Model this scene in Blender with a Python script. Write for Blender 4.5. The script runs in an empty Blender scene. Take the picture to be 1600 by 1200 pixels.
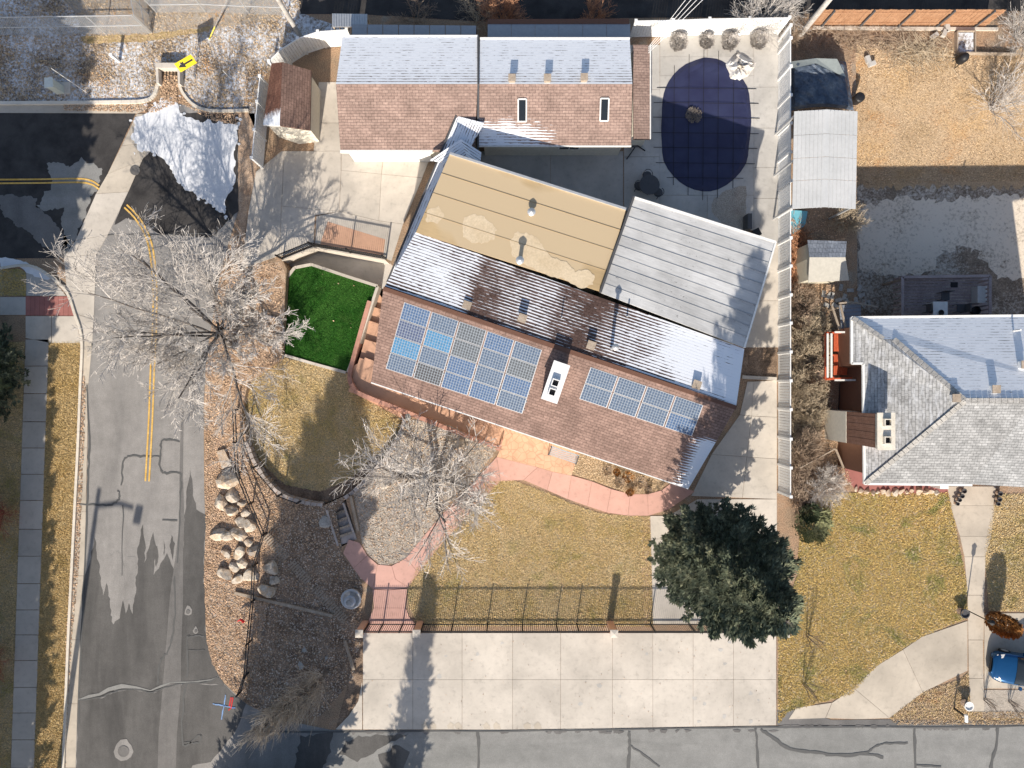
import bpy, bmesh, math, random
from mathutils import Vector, Matrix
from mathutils.geometry import tessellate_polygon
R = math.radians
scene = bpy.context.scene
C = scene.collection
# ------------------------------------------------------------------ camera, sky, sun, exposure
H = 41.0                      # drone height above the front yard (m)
F = 1600 * 24 / 36            # focal length in photo pixels
cam_d = bpy.data.cameras.new('camera'); cam_d.lens = 24; cam_d.sensor_width = 36; cam_d.clip_end = 3000
cam = bpy.data.objects.new('camera', cam_d); C.objects.link(cam); cam.location = (0, 0, H)
scene.camera = cam
SUN_EL, SHADOW_DX = 31.0, 0.14           # shadows fall to the top of the picture, a little to the right
world = bpy.data.worlds.new('World'); scene.world = world; world.use_nodes = True
wn = world.node_tree
sky = wn.nodes.new('ShaderNodeTexSky'); sky.sky_type = 'NISHITA'; sky.sun_disc = False
sky.sun_elevation = R(SUN_EL); sky.dust_density = 1.5; sky.ozone_density = 0.8; sky.air_density = 1.0
sdir = Vector((SHADOW_DX, 1, 0)).normalized() * math.cos(R(SUN_EL)) + Vector((0, 0, -math.sin(R(SUN_EL))))
sky.sun_rotation = math.atan2(-sdir.x, -sdir.y)
wn.links.new(sky.outputs[0], wn.nodes['Background'].inputs[0]); wn.nodes['Background'].inputs[1].default_value = 0.10
sl = bpy.data.lights.new('sun', 'SUN'); sl.energy = 4.6; sl.angle = R(0.5); sl.color = (1, 0.91, 0.79)
so = bpy.data.objects.new('sun', sl); C.objects.link(so); so.rotation_euler = sdir.to_track_quat('-Z', 'Y').to_euler(); so.location = (-20, -40, 60)
vs = scene.view_settings; vs.view_transform = 'Standard'; vs.look = 'None'; vs.exposure = 0.60; vs.gamma = 1; vs.use_curve_mapping = False

# ------------------------------------------------------------------ helpers
def W(px, py, z=0.0):                    # point of the photograph -> place at height z
    k = (H - z) / F
    return Vector(((px - 800) * k, (600 - py) * k, z))
def WL(pts, z=0.0): return [W(p[0], p[1], p[2] if len(p) > 2 else z) for p in pts]
WORLD = {}
class MB:
    def __init__(s): s.v = []; s.f = []; s.uv = None
    def add(s, vs, fs):
        o = len(s.v); s.v += [tuple(v) for v in vs]; s.f += [tuple(i + o for i in f) for f in fs]
    def quad(s, a, b, c, d): s.add([a, b, c, d], [(0, 1, 2, 3)])
    def box(s, c, size, rz=0.0, M=None):
        x, y, z = size[0] / 2, size[1] / 2, size[2] / 2
        M = M or Matrix.Rotation(rz, 3, 'Z'); c = Vector(c)
        vs = [c + M @ Vector((i * x, j * y, k * z)) for k in (-1, 1) for j in (-1, 1) for i in (-1, 1)]
        s.add(vs, [(0, 2, 3, 1), (4, 5, 7, 6), (0, 1, 5, 4), (2, 6, 7, 3), (0, 4, 6, 2), (1, 3, 7, 5)])
    def bar(s, a, b, w, h=None):         # box between two points
        a, b = Vector(a), Vector(b); d = b - a; L = d.length
        if L < 1e-6: return
        q = d.to_track_quat('X', 'Z').to_matrix()
        s.box((a + b) / 2, (L, w, h or w), M=q)
    def tube(s, pts, r0, r1, n=5, cap=False):
        pts = [Vector(p) for p in pts]; o = len(s.v); m = len(pts)
        for i, p in enumerate(pts):
            d = (pts[min(i + 1, m - 1)] - pts[max(i - 1, 0)])
            d = d.normalized() if d.length > 1e-9 else Vector((0, 0, 1))
            a = d.orthogonal().normalized(); b = d.cross(a); r = r0 + (r1 - r0) * i / (m - 1)
            for k in range(n):
                t = 2 * math.pi * k / n; q = p + (a * math.cos(t) + b * math.sin(t)) * r; s.v.append((q.x, q.y, q.z))
        for i in range(m - 1):
            for k in range(n):
                k2 = (k + 1) % n; s.f.append((o + i * n + k, o + i * n + k2, o + (i + 1) * n + k2, o + (i + 1) * n + k))
        if cap: s.f.append(tuple(o + k for k in range(n))); s.f.append(tuple(o + (m - 1) * n + k for k in range(n)))
    def poly(s, pts):
        pts = [Vector(p) for p in pts]
        if len(pts) <= 4: s.add(pts, [tuple(range(len(pts)))]); return
        s.add(pts, [tuple(t) for t in tessellate_polygon([pts])])
    def prism(s, top, depth=None, z0=None):
        top = [Vector(p) for p in top]; s.poly(top); n = len(top)
        bot = [Vector((p.x, p.y, (p.z - depth) if z0 is None else z0)) for p in top]
        for i in range(n):
            j = (i + 1) % n; s.quad(top[i], top[j], bot[j], bot[i])
    def slabthick(s, pts, t):            # sheet with thickness downwards, both faces
        s.prism(pts, t); s.poly([Vector(p) - Vector((0, 0, t)) for p in pts])
    def lathe(s, c, prof, n=12):
        c = Vector(c); o = len(s.v)
        for r, z in prof:
            for k in range(n):
                t = 2 * math.pi * k / n; s.v.append((c.x + r * math.cos(t), c.y + r * math.sin(t), c.z + z))
        for i in range(len(prof) - 1):
            for k in range(n):
                k2 = (k + 1) % n; s.f.append((o + i * n + k, o + i * n + k2, o + (i + 1) * n + k2, o + (i + 1) * n + k))
        s.f.append(tuple(o + (len(prof) - 1) * n + k for k in range(n)))
    def ribbon(s, pts, w, z=None):
        pts = [Vector(p) for p in pts]; L = []; Rr = []
        for i, p in enumerate(pts):
            d = pts[min(i + 1, len(pts) - 1)] - pts[max(i - 1, 0)]; nn = Vector((-d.y, d.x, 0)).normalized() * (w[i] if isinstance(w, list) else w) / 2
            L.append(p + nn); Rr.append(p - nn)
        for i in range(len(pts) - 1): s.quad(L[i], L[i + 1], Rr[i + 1], Rr[i])
    def kerb(s, pts, w, h, z0=None):
        pts = [Vector(p) for p in pts]
        for i in range(len(pts) - 1):
            a, b = pts[i], pts[i + 1]; d = b - a; n = Vector((-d.y, d.x, 0)).normalized() * w / 2; e = d.normalized() * 0.004
            s.prism([a + n + e, b + n - e, b - n - e, a - n + e], h)
    def build(s, name, mat, parent=None, smooth=False, uv=None, origin=None):
        if origin is None:
            xs = [v[0] for v in s.v]; ys = [v[1] for v in s.v]; zs = [v[2] for v in s.v]
            origin = Vector(((min(xs) + max(xs)) / 2, (min(ys) + max(ys)) / 2, min(zs)))
        me = bpy.data.meshes.new(name)
        me.from_pydata([(v[0] - origin.x, v[1] - origin.y, v[2] - origin.z) for v in s.v], [], s.f)
        if uv:
            ul = me.uv_layers.new(name='UVMap')
            for lp in me.loops: ul.data[lp.index].uv = uv(Vector(s.v[lp.vertex_index]))
        me.materials.append(mat)
        if smooth:
            for p in me.polygons: p.use_smooth = True
        o = bpy.data.objects.new(name, me); C.objects.link(o)
        o.location = origin - (WORLD[parent.name] if parent else Vector((0, 0, 0)))
        if parent: o.parent = parent
        WORLD[o.name] = origin.copy()
        return o
def thing(name, label, cat, loc, group=None):
    o = bpy.data.objects.new(name, None); C.objects.link(o); o.empty_display_size = 0.2
    o.location = loc; WORLD[o.name] = Vector(loc); return tag(o, label, cat, group)
def tag(o, label, cat, group=None):
    o['label'] = label; o['category'] = cat
    if group: o['group'] = group
    return o
def kind(o, k): o['kind'] = k; return o
def struct(name, mb, mat, **kw): return kind(mb.build(name, mat, **kw), 'structure')
def sheet(name, pts, z, mat, parent=None):
    m = MB(); m.poly(WL(pts, z)); o = m.build(name, mat, parent)
    return o if parent else kind(o, 'structure')
def jag(pts, amp, step, rng, z=0.0):     # ragged outline (px), subdivided
    out = []
    n = len(pts)
    for i in range(n):
        a, b = pts[i], pts[(i + 1) % n]; L = math.hypot(b[0] - a[0], b[1] - a[1]); k = max(1, int(L / step))
        for j in range(k):
            t = j / k; x = a[0] + (b[0] - a[0]) * t; y = a[1] + (b[1] - a[1]) * t
            out.append((x + rng.uniform(-amp, amp), y + rng.uniform(-amp, amp)))
    return out
def inside(x, y, poly):
    c = False; n = len(poly); j = n - 1
    for i in range(n):
        xi, yi = poly[i][0], poly[i][1]; xj, yj = poly[j][0], poly[j][1]
        if (yi > y) != (yj > y) and x < (xj - xi) * (y - yi) / (yj - yi) + xi: c = not c
        j = i
    return c
def smooth_line(pts, n=6):               # Catmull-Rom through pixel points
    out = []
    for i in range(len(pts) - 1):
        p0, p1, p2, p3 = pts[max(i - 1, 0)], pts[i], pts[i + 1], pts[min(i + 2, len(pts) - 1)]
        for k in range(n):
            t = k / n
            out.append(tuple(0.5 * (2 * p1[c] + (p2[c] - p0[c]) * t + (2 * p0[c] - 5 * p1[c] + 4 * p2[c] - p3[c]) * t * t + (3 * p1[c] - p0[c] - 3 * p2[c] + p3[c]) * t ** 3) for c in (0, 1)))
    out.append(tuple(pts[-1][:2])); return out

# ------------------------------------------------------------------ materials
class NT:
    def __init__(s, name):
        s.m = bpy.data.materials.new(name); s.m.use_nodes = True; s.t = s.m.node_tree
        s.b = s.t.nodes['Principled BSDF']; s.b.inputs['Specular IOR Level'].default_value = 0.25
    def n(s, t, **p):
        x = s.t.nodes.new(t)
        for k, v in p.items(): setattr(x, k, v)
        return x
    def set(s, inp, v):
        if hasattr(v, 'is_output') or isinstance(v, bpy.types.NodeSocket): s.t.links.new(v, inp)
        elif v is not None:
            if isinstance(v, (tuple, list)) and len(v) == 3 and inp.type == 'RGBA': v = (*v, 1)
            inp.default_value = v
    def math(s, op, a, b=None, clamp=False):
        x = s.n('ShaderNodeMath', operation=op, use_clamp=clamp); s.set(x.inputs[0], a); s.set(x.inputs[1], b); return x.outputs[0]
    def pos(s): return s.n('ShaderNodeNewGeometry').outputs['Position']
    def uv(s): return s.n('ShaderNodeTexCoord').outputs['UV']
    def island(s): return s.n('ShaderNodeNewGeometry').outputs['Random Per Island']
    def scale(s, vec, sc):
        x = s.n('ShaderNodeVectorMath', operation='MULTIPLY'); s.set(x.inputs[0], vec); x.inputs[1].default_value = sc; return x.outputs[0]
    def sep(s, vec):
        x = s.n('ShaderNodeSeparateXYZ'); s.set(x.inputs[0], vec); return x.outputs
    def noise(s, vec, scale, detail=3, rough=0.6, dist=0.0):
        x = s.n('ShaderNodeTexNoise'); s.set(x.inputs['Vector'], vec); x.inputs['Scale'].default_value = scale
        x.inputs['Detail'].default_value = detail; x.inputs['Roughness'].default_value = rough; x.inputs['Distortion'].default_value = dist
        return x.outputs['Fac']
    def ramp(s, fac, stops, interp='LINEAR'):
        x = s.n('ShaderNodeValToRGB'); cr = x.color_ramp; cr.interpolation = interp; s.set(x.inputs[0], fac)
        while len(cr.elements) < len(stops): cr.elements.new(0.5)
        for e, (p, c) in zip(cr.elements, stops):
            e.position = p; e.color = (*c, 1) if isinstance(c, (tuple, list)) else (c, c, c, 1)
        return x.outputs[0]
    def mix(s, fac, a, b, blend='MIX'):
        x = s.n('ShaderNodeMix', data_type='RGBA', blend_type=blend); s.set(x.inputs[0], fac); s.set(x.inputs[6], a); s.set(x.inputs[7], b); return x.outputs[2]
    def bump(s, h, strength=0.5, dist=0.02):
        x = s.n('ShaderNodeBump'); s.set(x.inputs['Height'], h); x.inputs['Strength'].default_value = strength; x.inputs['Distance'].default_value = dist
        s.t.links.new(x.outputs[0], s.b.inputs['Normal'])
    def out(s, col, rough=0.85, metal=0.0, spec=None):
        s.set(s.b.inputs['Base Color'], col); s.set(s.b.inputs['Roughness'], rough); s.b.inputs['Metallic'].default_value = metal
        if spec is not None: s.b.inputs['Specular IOR Level'].default_value = spec
        return s.m
def lerp(a, b, t): return tuple(x + (y - x) * t for x, y in zip(a, b))
def mot(name, cols, scale=0.6, fine=9.0, amp=0.35, rough=0.9, bump=0.4, bdist=0.02, island=0.0, metal=0, spec=None, detail=4, contrast=(0.3, 0.7)):
    """colours mottled by a broad noise, brightness broken by a fine one"""
    t = NT(name); p = t.pos(); n1 = t.noise(p, scale, detail)
    a, b = contrast; k = len(cols)
    c = t.ramp(n1, [(a + (b - a) * i / max(1, k - 1), col) for i, col in enumerate(cols)]) if k > 1 else (*cols[0], 1)
    n2 = t.noise(p, fine, 4, 0.7)
    g = t.ramp(n2, [(0.3, 1 - amp), (0.7, 1 + amp)])
    c = t.mix(1.0, c, g, 'MULTIPLY')
    if island:
        g2 = t.ramp(t.island(), [(0, 1 - island), (1, 1 + island)]); c = t.mix(1.0, c, g2, 'MULTIPLY')
    if bump: t.bump(n2, bump, bdist)
    return t.out(c, rough, metal, spec)
def flat(name, col, rough=0.6, metal=0.0, spec=0.3, amp=0.08):
    t = NT(name); n = t.noise(t.pos(), 6.0, 3)
    return t.out(t.mix(1.0, (*col, 1), t.ramp(n, [(0.3, 1 - amp), (0.7, 1 + amp)]), 'MULTIPLY'), rough, metal, spec)
def shingle(name, cols, course=0.14, tab=0.3, snow=None, snowv=None, amp=0.5, snow_scale=0.5, L=1.0, Wd=1.0, vary=0.22, frost=None, snowcol=(0.80, 0.83, 0.88)):
    """asphalt shingles in courses on the UVs (metres); snow caught on the courses where the stops along the roof say so"""
    t = NT(name); uv = t.uv(); u, v, _ = t.sep(uv)
    br = t.n('ShaderNodeTexBrick'); t.set(br.inputs['Vector'], uv); br.inputs['Scale'].default_value = 1
    br.inputs['Brick Width'].default_value = tab; br.inputs['Row Height'].default_value = course; br.inputs['Mortar Size'].default_value = 0.008
    br.inputs['Color1'].default_value = (*cols[0], 1); br.inputs['Color2'].default_value = (*cols[1], 1); br.inputs['Mortar'].default_value = (*lerp((0, 0, 0), cols[0], 0.35), 1)
    br.inputs['Bias'].default_value = 0.0
    p = t.pos(); nb = t.noise(uv, 0.7, 3); nf = t.noise(uv, 7, 3)
    c = t.mix(1.0, br.outputs['Color'], t.ramp(nb, [(0.3, 1 - vary), (0.7, 1 + vary)]), 'MULTIPLY')
    c = t.mix(1.0, c, t.ramp(nf, [(0.3, 1 - vary), (0.7, 1 + vary)]), 'MULTIPLY')
    ph = t.math('FRACT', t.math('DIVIDE', v, course))
    rough = 0.9
    if snow is not None:
        s = t.ramp(t.math('DIVIDE', u, L), [(a, b) for a, b in snow])
        s = t.sep(s)[0]
        if snowv: s = t.math('MULTIPLY', s, t.sep(t.ramp(t.math('DIVIDE', v, Wd), snowv))[0])
        big = t.math('MULTIPLY', t.math('SUBTRACT', t.noise(uv, snow_scale, 4, 0.6), 0.5), amp)
        st = t.scale(uv, (1.2, 7.0, 1)); fine = t.math('MULTIPLY', t.math('SUBTRACT', t.noise(st, 2.2, 3, 0.7), 0.5), 1.1)
        s = t.math('ADD', s, big)
        k = t.math('ADD', t.math('ADD', t.math('SUBTRACT', 1.0, ph), fine), -0.5)   # -0.5..0.5
        m = t.math('ADD', k, t.math('SUBTRACT', t.math('MULTIPLY', s, 2.0), 1.0))
        m = t.math('MULTIPLY', t.math('ADD', m, 0.06), 7.0, True)
        c = t.mix(m, c, (*snowcol, 1))
    if frost is not None:
        f = t.math('MULTIPLY', t.math('ADD', t.noise(t.scale(uv, (1, 4, 1)), 1.4, 4, 0.7), frost - 0.5), 2.2, True)
        c = t.mix(f, c, (0.78, 0.8, 0.84, 1))
    t.bump(ph, 0.6, 0.02)
    return t.out(c, rough)

M = {}
M['soil'] = mot('leafy_soil', [(0.22, 0.16, 0.11), (0.32, 0.23, 0.155), (0.38, 0.25, 0.16), (0.36, 0.29, 0.22)], 0.7, 17, 0.6, bump=0.8, bdist=0.05)
M['litter'] = mot('leaf_litter', [(0.32, 0.21, 0.14), (0.48, 0.34, 0.235), (0.52, 0.40, 0.30)], 1.6, 16, 0.5, bump=0.8, bdist=0.05)
M['darksoil'] = mot('mulch', [(0.12, 0.085, 0.06), (0.235, 0.165, 0.115), (0.34, 0.25, 0.18)], 1.2, 13, 0.55, bump=0.9, bdist=0.05)
M['drygrass'] = mot('dry_lawn', [(0.30, 0.25, 0.13), (0.42, 0.33, 0.19), (0.46, 0.38, 0.25), (0.36, 0.29, 0.16)], 0.55, 12, 0.4, bump=0.9, bdist=0.04)
M['greygrass'] = mot('pale_lawn', [(0.34, 0.24, 0.14), (0.42, 0.31, 0.20), (0.44, 0.30, 0.16)], 0.4, 12, 0.4, bump=0.9, bdist=0.04)
M['verge'] = mot('verge_grass', [(0.36, 0.25, 0.11), (0.48, 0.36, 0.19), (0.40, 0.29, 0.12)], 0.7, 12, 0.4, bump=0.9, bdist=0.04)
def blade(name, cols, isl=0.35):
    t = NT(name); n = t.noise(t.pos(), 0.35, 4, 0.65, 0.6)
    c = t.ramp(n, [(0.3 + 0.4 * i / (len(cols) - 1), x) for i, x in enumerate(cols)])
    c = t.mix(1.0, c, t.ramp(t.island(), [(0, 1 - isl), (1, 1 + isl)]), 'MULTIPLY')
    return t.out(c, 0.8, 0, 0.15)
M['blade_dry'] = blade('dry_blades', [(0.42, 0.36, 0.14), (0.64, 0.49, 0.24), (0.70, 0.55, 0.32), (0.48, 0.41, 0.17)])
M['blade_mix'] = blade('half_green_blades', [(0.29, 0.30, 0.09), (0.66, 0.49, 0.20), (0.60, 0.46, 0.18), (0.27, 0.29, 0.09)])
M['blade_pale'] = blade('pale_blades', [(0.48, 0.34, 0.19), (0.60, 0.46, 0.30), (0.58, 0.45, 0.31), (0.60, 0.36, 0.17)])
M['blade_verge'] = blade('verge_blades', [(0.46, 0.33, 0.13), (0.62, 0.47, 0.24), (0.56, 0.40, 0.17)])
M['blade_turf'] = blade('turf_blades', [(0.022, 0.10, 0.012), (0.062, 0.18, 0.03), (0.032, 0.13, 0.016), (0.075, 0.165, 0.035)], 0.55)
M['turf'] = mot('turf_base', [(0.018, 0.085, 0.010), (0.032, 0.125, 0.018)], 0.8, 20, 0.3)
def frostmat(name, cols, cover, scale=0.5, snowc=(0.74, 0.77, 0.82)):
    t = NT(name); p = t.pos(); n = t.noise(p, 1.1, 4); c = t.ramp(n, [(0.3 + 0.4 * i / (len(cols) - 1), x) for i, x in enumerate(cols)])
    nf = t.noise(p, 11, 4, 0.75); c = t.mix(1.0, c, t.ramp(nf, [(0.3, 0.5), (0.7, 1.5)]), 'MULTIPLY')
    f = t.math('ADD', t.math('MULTIPLY', t.noise(p, scale, 4), 1.3), t.math('MULTIPLY', t.noise(p, 5.5, 4, 0.75), 1.5))
    f = t.math('MULTIPLY', t.math('SUBTRACT', f, 1.4 + (0.5 - cover)), 2.6, True)
    c = t.mix(f, c, (*snowc, 1)); t.bump(nf, 0.8, 0.05); return t.out(c, 0.9)
M['frost'] = frostmat('frosty_ground', [(0.12, 0.095, 0.075), (0.24, 0.185, 0.135), (0.36, 0.27, 0.18)], 0.66)
M['frostyard'] = frostmat('snow_dusted_yard', [(0.24, 0.19, 0.135), (0.44, 0.36, 0.27)], 0.86, 0.3, (0.76, 0.67, 0.55))
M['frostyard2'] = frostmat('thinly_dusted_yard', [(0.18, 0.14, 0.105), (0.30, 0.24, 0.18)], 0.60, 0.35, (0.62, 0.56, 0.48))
M['gravel'] = mot('gravel_bed', [(0.30, 0.26, 0.22), (0.44, 0.39, 0.33), (0.36, 0.30, 0.25)], 0.8, 22, 0.5, bump=1.0, bdist=0.04)
M['stone_bits'] = mot('stone_chips', [(0.30, 0.245, 0.20), (0.44, 0.375, 0.31), (0.58, 0.52, 0.45)], 1.5, 9, 0.2, island=0.45)
M['leaf_bits'] = mot('fallen_leaves', [(0.36, 0.22, 0.13), (0.54, 0.38, 0.25), (0.48, 0.32, 0.22)], 1.5, 9, 0.2, island=0.5)
def concrete(name, col, stain=0.16, sc=0.35):
    t = NT(name); p = t.pos()
    a = t.ramp(t.noise(p, sc, 5, 0.6, 0.4), [(0.3, 1 - stain), (0.65, 1 + stain * 0.5)]); b = t.ramp(t.noise(p, 3.0, 5, 0.75), [(0.28, 0.80), (0.45, 1.0), (0.7, 1.06)])
    ob = t.n('ShaderNodeObjectInfo').outputs['Random']; d = t.ramp(ob, [(0, 0.94), (1, 1.05)])
    c = t.mix(1.0, t.mix(1.0, t.mix(1.0, (*col, 1), a, 'MULTIPLY'), b, 'MULTIPLY'), d, 'MULTIPLY')
    t.bump(t.noise(p, 30, 3), 0.25, 0.01); return t.out(c, 0.85)
M['conc'] = concrete('pale_concrete', (0.55, 0.50, 0.435), 0.2)
M['conc_grey'] = concrete('grey_concrete', (0.47, 0.45, 0.42), 0.22)
M['conc_tan'] = concrete('tan_concrete', (0.50, 0.44, 0.36), 0.22)
M['walk'] = concrete('pavement_concrete', (0.46, 0.43, 0.39), 0.15)
M['kerb'] = concrete('kerb_concrete', (0.66, 0.60, 0.51), 0.15)
M['pink'] = concrete('pink_concrete', (0.58, 0.345, 0.285), 0.10)
M['terra'] = concrete('terracotta_stucco', (0.60, 0.36, 0.245), 0.10)
M['terrawall'] = concrete('terracotta_wall', (0.50, 0.265, 0.20), 0.12)
M['redpaver'] = concrete('red_paver', (0.36, 0.15, 0.13), 0.15)
M['brickblock'] = concrete('wall_block', (0.42, 0.37, 0.34), 0.25, 1.5)
def stamped():
    t = NT('stamped_concrete'); p = t.pos(); v = t.n('ShaderNodeTexVoronoi', feature='DISTANCE_TO_EDGE'); t.set(v.inputs['Vector'], p); v.inputs['Scale'].default_value = 2.6
    e = t.ramp(v.outputs[0], [(0.0, 0.72), (0.07, 1.0)]); n = t.ramp(t.noise(p, 1.4, 4), [(0.3, (0.60, 0.34, 0.22)), (0.7, (0.66, 0.43, 0.29))])
    t.bump(v.outputs[0], 0.4, 0.02); return t.out(t.mix(1.0, n, e, 'MULTIPLY'), 0.8)
M['stamped'] = stamped()
def asphalt(name, lo, hi, dampcol=None, sc=0.22, streak=(1, 0.18, 1), thr=(0.42, 0.6)):
    t = NT(name); p = t.pos(); st = t.scale(p, streak)
    c = t.ramp(t.noise(st, sc * 3, 5, 0.6, 0.3), [(thr[0] - 0.12, lo), (thr[1], hi)])
    g = t.ramp(t.noise(p, 28, 3, 0.8), [(0.25, 0.72), (0.75, 1.28)]); c = t.mix(1.0, c, g, 'MULTIPLY')
    c = t.mix(1.0, c, t.ramp(t.noise(p, 1.3, 5, 0.7), [(0.3, 0.86), (0.7, 1.1)]), 'MULTIPLY')
    t.bump(t.noise(p, 40, 2), 0.3, 0.01); return t.out(c, 0.85)
M['asph'] = asphalt('dry_asphalt', (0.225, 0.215, 0.205), (0.30, 0.285, 0.27))
M['asph_damp_shade'] = asphalt('damp_shaded_asphalt', (0.066, 0.064, 0.062), (0.125, 0.12, 0.115))
M['asph_dark'] = asphalt('dark_asphalt', (0.030, 0.028, 0.028), (0.060, 0.056, 0.054), sc=0.3, streak=(1, 1, 1))
M['asph_mid'] = asphalt('weathered_asphalt', (0.13, 0.125, 0.12), (0.18, 0.172, 0.165))
M['asph_light'] = asphalt('light_asphalt', (0.205, 0.205, 0.195), (0.265, 0.262, 0.25), streak=(0.2, 1, 1))
M['tar'] = flat('tar_seal', (0.10, 0.10, 0.098), 0.7)
M['yellow'] = mot('road_paint_yellow', [(0.62, 0.36, 0.07), (0.72, 0.48, 0.16)], 2.5, 12, 0.25, rough=0.7)
M['snow'] = mot('snow', [(0.64, 0.66, 0.69), (0.74, 0.75, 0.77)], 1.2, 8, 0.06, rough=0.8, bump=0.2, bdist=0.03)
M['white'] = flat('white_vinyl', (0.80, 0.80, 0.79), 0.45)
M['cream'] = flat('cream_paint', (0.66, 0.62, 0.53), 0.7)
M['trim'] = flat('white_trim', (0.78, 0.77, 0.74), 0.5)
M['black'] = flat('black_iron', (0.018, 0.018, 0.02), 0.5)
M['darkgrey'] = flat('dark_grey', (0.08, 0.08, 0.085), 0.6)
M['grey'] = flat('grey_metal', (0.36, 0.37, 0.38), 0.45, 0.3)
M['galv'] = flat('galvanised_steel', (0.55, 0.56, 0.57), 0.4, 0.5)
M['brown'] = flat('brown_paint', (0.15, 0.075, 0.05), 0.7)
M['glass'] = flat('dark_glass', (0.02, 0.025, 0.03), 0.08, 0, 0.6)
M['bark'] = mot('grey_bark', [(0.10, 0.085, 0.075), (0.20, 0.175, 0.155)], 3, 18, 0.4)
M['twig'] = mot('pale_twigs', [(0.40, 0.37, 0.34), (0.62, 0.58, 0.54)], 1.5, 9, 0.2, island=0.25, bump=0)
M['twig_brown'] = mot('brown_twigs', [(0.26, 0.19, 0.14), (0.40, 0.31, 0.23)], 1.5, 9, 0.2, island=0.3, bump=0)
M['twig_red'] = mot('red_twigs', [(0.34, 0.10, 0.07), (0.48, 0.18, 0.12)], 1.5, 9, 0.2, island=0.3, bump=0)
M['twig_orange'] = mot('orange_twigs', [(0.42, 0.20, 0.11), (0.56, 0.31, 0.18)], 1.5, 9, 0.2, island=0.3, bump=0)
M['twig_tan'] = mot('straw_stems', [(0.34, 0.28, 0.20), (0.54, 0.45, 0.33)], 1.5, 9, 0.2, island=0.35, bump=0)
M['needles'] = mot('spruce_needles', [(0.030, 0.046, 0.026), (0.055, 0.075, 0.04), (0.10, 0.12, 0.065)], 0.9, 6, 0.3, island=0.5, bump=0)
M['needles_blue'] = mot('blue_spruce_needles', [(0.045, 0.06, 0.042), (0.12, 0.14, 0.09), (0.27, 0.275, 0.175)], 1.6, 6, 0.3, island=0.5, bump=0)
M['juniper'] = mot('juniper_sprays', [(0.12, 0.13, 0.06), (0.22, 0.23, 0.12), (0.30, 0.30, 0.17)], 1.5, 6, 0.3, island=0.5, bump=0)
M['rust_foliage'] = mot('rusty_foliage', [(0.20, 0.085, 0.025), (0.34, 0.16, 0.05)], 2.5, 8, 0.3, island=0.5, bump=0)
M['rock'] = mot('pale_boulder', [(0.36, 0.28, 0.20), (0.56, 0.50, 0.42), (0.44, 0.33, 0.23), (0.50, 0.46, 0.41)], 1.3, 9, 0.28, bump=0.6, bdist=0.03)
M['rock_grey'] = mot('grey_rock', [(0.30, 0.29, 0.27), (0.46, 0.44, 0.41)], 2.0, 10, 0.28, bump=0.6, bdist=0.03)
M['timber'] = mot('weathered_timber', [(0.30, 0.24, 0.18), (0.42, 0.35, 0.28)], 2.5, 14, 0.25)
M['fencewood'] = mot('cedar_boards', [(0.27, 0.14, 0.075), (0.38, 0.22, 0.13)], 2.0, 12, 0.3, island=0.25)
M['redwood'] = mot('red_stained_boards', [(0.46, 0.085, 0.035), (0.56, 0.13, 0.06)], 2.0, 12, 0.18, island=0.12)
M['deckwood'] = mot('mauve_deck_boards', [(0.27, 0.22, 0.22), (0.36, 0.30, 0.29)], 2.0, 12, 0.2, island=0.12)
M['twig_grey'] = mot('grey_tan_twigs', [(0.32, 0.285, 0.24), (0.50, 0.455, 0.40)], 1.5, 9, 0.2, island=0.35, bump=0)
# ================================================================== THE SETTING
rng = random.Random(7)
# ---- ground: one sheet to the horizon, with the sunken garden cut out of it
HOLE = [(440, 404), (490, 384), (603, 404), (640, 445), (640, 600), (700, 625), (790, 668), (786, 699), (634, 648), (622, 682), (600, 718), (556, 764), (540, 780), (558, 842), (528, 857), (509, 795), (500, 788), (440, 773), (402, 730), (385, 690), (378, 640), (388, 596), (440, 560), (448, 420)]
outer = [Vector(p) for p in ((-420, -420, 0), (420, -420, 0), (420, 420, 0), (-420, 420, 0))]
hole = WL(HOLE, 0.0)
YH = [(1337, 75), (1700, 75), (1700, 540), (1400, 540), (1340, 500)]
def yz(px, py): return -2.0 * min(1, max(0, (py - 75) / 225))   # back yard lowered towards the house so the roof's shadow reaches across it
hole2 = WL(YH, 0.0)
g = MB(); allp = outer + hole + hole2
g.add(allp, [tuple(t) for t in tessellate_polygon([outer, hole, hole2])])
rings = [(hole[i], hole[(i + 1) % len(hole)]) for i in range(len(hole))] + [(hole2[i], hole2[(i + 1) % 5]) for i in range(5)]
for a, b in rings:
    dz = Vector((0, 0, 2.2 if a.x > 15 else 1.4)); g.quad(a, b, b - dz, a - dz)
struct('ground', g, M['soil'])
LOW = -0.5
# sunken lawn floor, synthetic turf, sunken strip
LAWN = [(378, 596), (440, 558), (546, 584), (548, 600), (570, 618), (634, 648), (622, 682), (600, 718), (556, 764), (500, 788), (440, 773), (402, 730), (385, 690), (376, 640)]
sheet('lawn_soil', LAWN, LOW, M['drygrass'])
sheet('lawn_edge_mulch', [(392, 690), (410, 722), (445, 757), (500, 768), (548, 748), (590, 708), (600, 718), (556, 766), (500, 790), (440, 775), (400, 732), (384, 690)], LOW + 0.006, M['darksoil'])
m = MB(); m.poly(WL([(430, 410), (490, 380), (606, 400), (645, 440), (645, 480), (600, 470), (585, 448), (480, 412), (440, 420)], -1.3)); struct('sunken_walk', m, M['conc_grey'])
TURF = [(447, 434), (462, 418), (486, 414), (587, 447), (580, 470), (541, 581), (444, 555)]
m = MB(); m.prism(WL(TURF, LOW), z0=-1.45); struct('turf_bank', m, M['turf'])

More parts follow.
